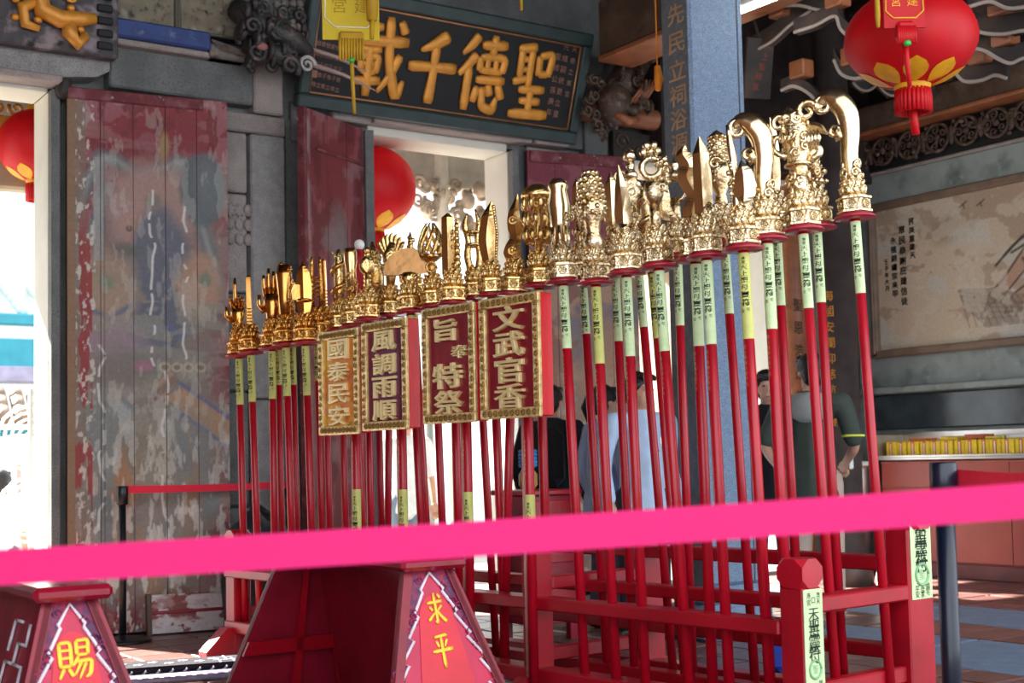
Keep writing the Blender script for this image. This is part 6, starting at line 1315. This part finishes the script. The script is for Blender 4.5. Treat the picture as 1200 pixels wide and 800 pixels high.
def person(P, yaw, Ht, label, shirt, trousers, hair='short', arms=None, head_yaw=0., sleeves=.5, female=False, shoes='#1a1a1c'):
    # local: z up, faces -y; k scales a 1.72 m figure
    k = Ht/1.72; t = empty('person', P, yaw, label, 'person'); sh = .165 if female else .19
    K = lambda p: tuple(c*k for c in p)
    A = arms or [[(-sh, .0, 1.40), (-sh-.06, .03, 1.13), (-sh-.05, -.06, .88)], [(sh, .0, 1.40), (sh+.06, .03, 1.13), (sh+.05, -.06, .88)]]
    legs = [[(-.085, 0, .90), (-.10, -.015, .49), (-.11, .03, .09)], [(.085, 0, .90), (.10, -.015, .49), (.11, .03, .09)]]
    R = Matrix.Rotation(head_yaw, 4, 'Z'); hz = 1.58
    b = MB()
    limb(b, [K((0, .01, .92)), K((0, .0, 1.15)), K((0, .01, 1.38))], [.135*k, .125*k, .11*k]); limb(b, [K((-sh+.03, .01, 1.39)), K((sh-.03, .01, 1.39))], [.058*k, .058*k])
    limb(b, [K((0, .015, 1.36)), K((0, -.0, 1.50))], [.056*k, .052*k])
    T = Matrix.Translation(K((0, -.005, hz))) @ R @ Matrix.Scale(k, 4)
    b.ell((0, .012, .035), (.076, .094, .100), 14, T=T); b.ell((0, -.026, -.045), (.056, .058, .062), 12, T=T)
    b.tube([(0, -.080, .022), (0, -.098, -.018)], [.010, .014], 6, T=T); b.ell((0, -.078, -.052), (.026, .012, .009), 8, T=T)
    for s in (-1, 1): b.ell((s*.079, .012, .004), (.010, .018, .028), 8, T=T); b.ell((s*.033, -.078, .036), (.020, .010, .006), 6, T=T)
    for a in A: limb(b, [K(p) for p in a], [.044*k, .037*k, .026*k])
    for l in legs: limb(b, [K(p) for p in l], [.078*k, .054*k, .04*k])
    remesh(b, 'body', SKIN, t, .012*k, 4)
    e = MB()
    for s in (-1, 1): e.ell((s*.032, -.083, .022), (.012, .006, .006), 8, T=T)
    e.build('eyes', HAIR, t); ms = MB().ell((0, -.087, -.052), (.02, .005, .005), 8, T=T); ms.build('lips', mat('lips', '#a5665c', .5), t)
    for a in A:                               # hands: palm, four fingers, thumb
        w = Vector(a[2])*k; d = (Vector(a[2])-Vector(a[1])).normalized(); sd = d.cross(Vector((0, 1, .2))).normalized(); nn = sd.cross(d).normalized(); hm = MB()
        hm.tube([w-d*.01*k, w+d*.04*k, w+d*.085*k], [.024*k, .036*k, .034*k], 10, flat=.5, up=nn)
        for i, L_ in enumerate((.062, .075, .07, .055)):
            o = sd*((i-1.5)*.019*k); p0 = w+d*.08*k+o
            hm.tube([p0, p0+d*L_*.5*k+nn*.006*k, p0+d*L_*.85*k+nn*.024*k], [.0095*k, .009*k, .007*k], 6)
        p0 = w+d*.03*k-sd*.03*k; hm.tube([p0, p0+d*.03*k-sd*.02*k+nn*.01*k, p0+d*.06*k-sd*.02*k+nn*.022*k], [.012*k, .011*k, .008*k], 6); hm.build('hand', SKIN, t)
    s = MB(); limb(s, [K((0, .01, .88)), K((0, .0, 1.12)), K((0, .01, 1.37))], [.155*k, .145*k, .128*k]); s.tube([K((0, .01, .80)), K((0, .01, .95))], [.168*k, .160*k], 14); limb(s, [K((-sh+.01, .01, 1.395)), K((sh-.01, .01, 1.395))], [.07*k, .07*k])
    for a in A:
        p0, p1, p2 = [Vector(q)*k for q in a]
        if sleeves <= .5: limb(s, [p0, p0.lerp(p1, .5), p0.lerp(p1, sleeves*2*.9)], [.066*k, .064*k, .062*k])
        else: limb(s, [p0, p1, p1.lerp(p2, .9)], [.066*k, .058*k, .044*k])
    remesh(s, 'shirt', shirt, t, .013*k, 6)
    tr = MB(); limb(tr, [K((-.06, .0, .90)), K((.06, 0, .90))], [.125*k, .125*k])
    for l in legs: limb(tr, [K(p) for p in l], [.10*k, .075*k, .062*k])
    remesh(tr, 'trousers', trousers, t, .014*k, 4)
    so = MB()
    for l in legs: q = K(l[2]); so.ell((q[0], q[1]-.05*k, .04*k), (.05*k, .13*k, .045*k), 10)
    so.build('shoes', mat('shoe'+shoes.strip('#'), shoes, .5), t)
    h = MB(); h.ell((0, .022, .062), (.088, .100, .088), 14, T=T); h.ell((0, .055, -.0), (.082, .07, .08), 12, T=T)
    for s_ in (-1, 1): h.ell((s_*.07, .0, .05), (.022, .055, .04), 8, T=T)
    if hair == 'ponytail': h.ell((0, .125, .06), (.04, .05, .05), 10, T=T); h.tube([tuple(T @ Vector(p)) for p in ((0, .13, .06), (0, .17, -.02), (0, .15, -.13))], [.04*k, .045*k, .015*k], 10)
    for i in range(10): h.tube([tuple(T @ Vector(p)) for p in ((-.06+.0133*i, -.05, .12), (-.062+.0138*i, -.086, .10), (-.06+.0133*i, -.092, .075))], [.014*k, .012*k, .004*k], 6)
    remesh(h, 'hair', HAIR, t, .01*k, 2); return t, k, T
CB = lambda n, h, **q: mat(n, h, .85, var=q.get('var', .06), scale=12, bump=.05)
G = dep(949, 415, 8.35)
toc = math.atan2(-G.x, G.y)                 # a figure's yaw that turns its front (-y) to the aisle we stand in
pA, kA, TA = person(Vector((G.x, G.y, 0)), toc+PI-.15, 1.66, 'man in dark green polo with grey hood at the neck, seen from behind', CB('dark_green_knit', '#3a443c'), CB('beige_trousers', '#b39f92'), arms=[[(-.19, 0, 1.40), (-.26, .02, 1.15), (-.17, -.2, 1.02)], [(.19, 0, 1.40), (.29, .06, 1.16), (.22, -.07, .98)]], head_yaw=.5)
MB().torus((0, .03*kA, 1.43*kA), .10*kA, .035*kA, 18, 8, 'z').ell((0, .12*kA, 1.37*kA), (.13*kA, .07*kA, .10*kA), 12).build('grey_hood', CB('grey_jersey', '#8f918e'), pA)
MB().torus((-.252*kA, .02*kA, 1.19*kA), .066*kA, .008, 14, 6, 'z').build('sleeve_stripe', CB('lime_stripe', '#d6e05a'), pA)
MB().bbox((-.215*kA, -.26*kA, .98*kA), (-.195*kA, -.18*kA, 1.12*kA), .006).build('white_phone', WHITE, pA)
G = dep(898, 433, 9.1); pB, kB, TB = person(Vector((G.x, G.y, 0)), math.atan2(-G.x, G.y)*-1+.0 if False else -math.atan2(G.x, G.y)+.1, 1.61, 'young person in black printed T-shirt facing us beside the stone column', CB('black_cotton', '#121318'), CB('blue_jeans', '#3b4c6e'))
mb = MB()
for i, ch in enumerate('KIY'): put(mb, ch, -.06*kB+i*.06*kB, 1.22*kB, .055*kB, y=-.150*kB, res=1)
put(mb, '-', 0, 1.16*kB, .06, .01, y=-.15*kB, res=1); mb.build('shirt_print', mat('ochre_print', '#c79a45', .6), pB)
G = dep(749, 438, 7.95); pC, kC, TC = person(Vector((G.x, G.y, 0)), -math.atan2(G.x, G.y)+.35, 1.54, 'man in pale blue open shirt with a small letter on the chest, behind the staffs', CB('pale_blue_shirt', '#b9d0ec'), CB('dark_trousers', '#2b2e38'), head_yaw=.5, sleeves=.9)
mb = MB(); put(mb, 'B', .05*kC, 1.22*kC, .05, y=-.152*kC, res=1); mb.build('shirt_print', INK, pC)
G = dep(708, 448, 8.5); person(Vector((G.x, G.y, 0)), -math.atan2(G.x, G.y)+PI-.9, 1.50, 'woman with black ponytail in light blue top beside the pale blue shirt', CB('light_blue_top', '#a9c4e6'), CB('grey_skirt_trousers', '#5b5870'), hair='ponytail', female=True, sleeves=.8)
G = dep(645, 450, 8.9); pE, kE, TE = person(Vector((G.x, G.y, 0)), -math.atan2(G.x, G.y)+PI-.3, 1.53, 'person in black jacket with black backpack, mostly hidden by the rightmost board', CB('black_jacket', '#15171c'), CB('dark_jeans', '#2a2f3c'), sleeves=.9)
MB().bbox((-.15*kE, .12*kE, .98*kE), (.15*kE, .27*kE, 1.40*kE), .05).build('backpack', CB('black_nylon', '#101114'), pE)
G = dep(2, 552, 13.0); pF, kF, TF = person(Vector((G.x, G.y, -.6)), -math.atan2(G.x, G.y)+PI-.6, 1.66, 'person in white shirt outside the left gate', CB('white_shirt', '#e9e9ec'), CB('grey_trousers', '#6b6d75'), head_yaw=.4)
G = dep(474, 470, 11.2); person(Vector((G.x, G.y, -.12)), -math.atan2(G.x, G.y)+.4, 1.62, 'person in grey and white seen through the middle gate', CB('white_blouse', '#dfe3e6'), CB('slate_blue_trousers', '#6f8496'), hair='short')

# carving and lettering joined into one part each
for o in SC.objects:
    if o.type == 'MESH' and o.parent is not None and o.name.split('.')[0] in ('scrollwork', 'writing', 'small_writing', 'lettering', 'inscription', 'scroll_ends', 'carved_guard', 'relief', 'beads', 'feathers', 'hangings', 'fluting', 'carved_scales', 'curled_dragon', 'carved_cloud', 'blossom', 'kernels', 'grape_beads', 'trigram_bars', 'rosettes', 'bands', 'rings', 'beaded_edge', 'bead_strand', 'mane_and_jaw', 'openwork', 'cloud_carving', 'corner_clouds', 'flower_pattern', 'border_pattern', 'fret', 'scales', 'vine', 'mane_and_body', 'claws', 'beast_relief', 'scroll_border', 'light_joint', 'shirt_print', 'fringe', 'prongs', 'snakes', 'head', 'cuff', 'carved_grip', 'crescent_blade', 'scroll', 'eyes', 'shoes'):
        if 'kind' not in o.keys(): o['kind'] = 'stuff'
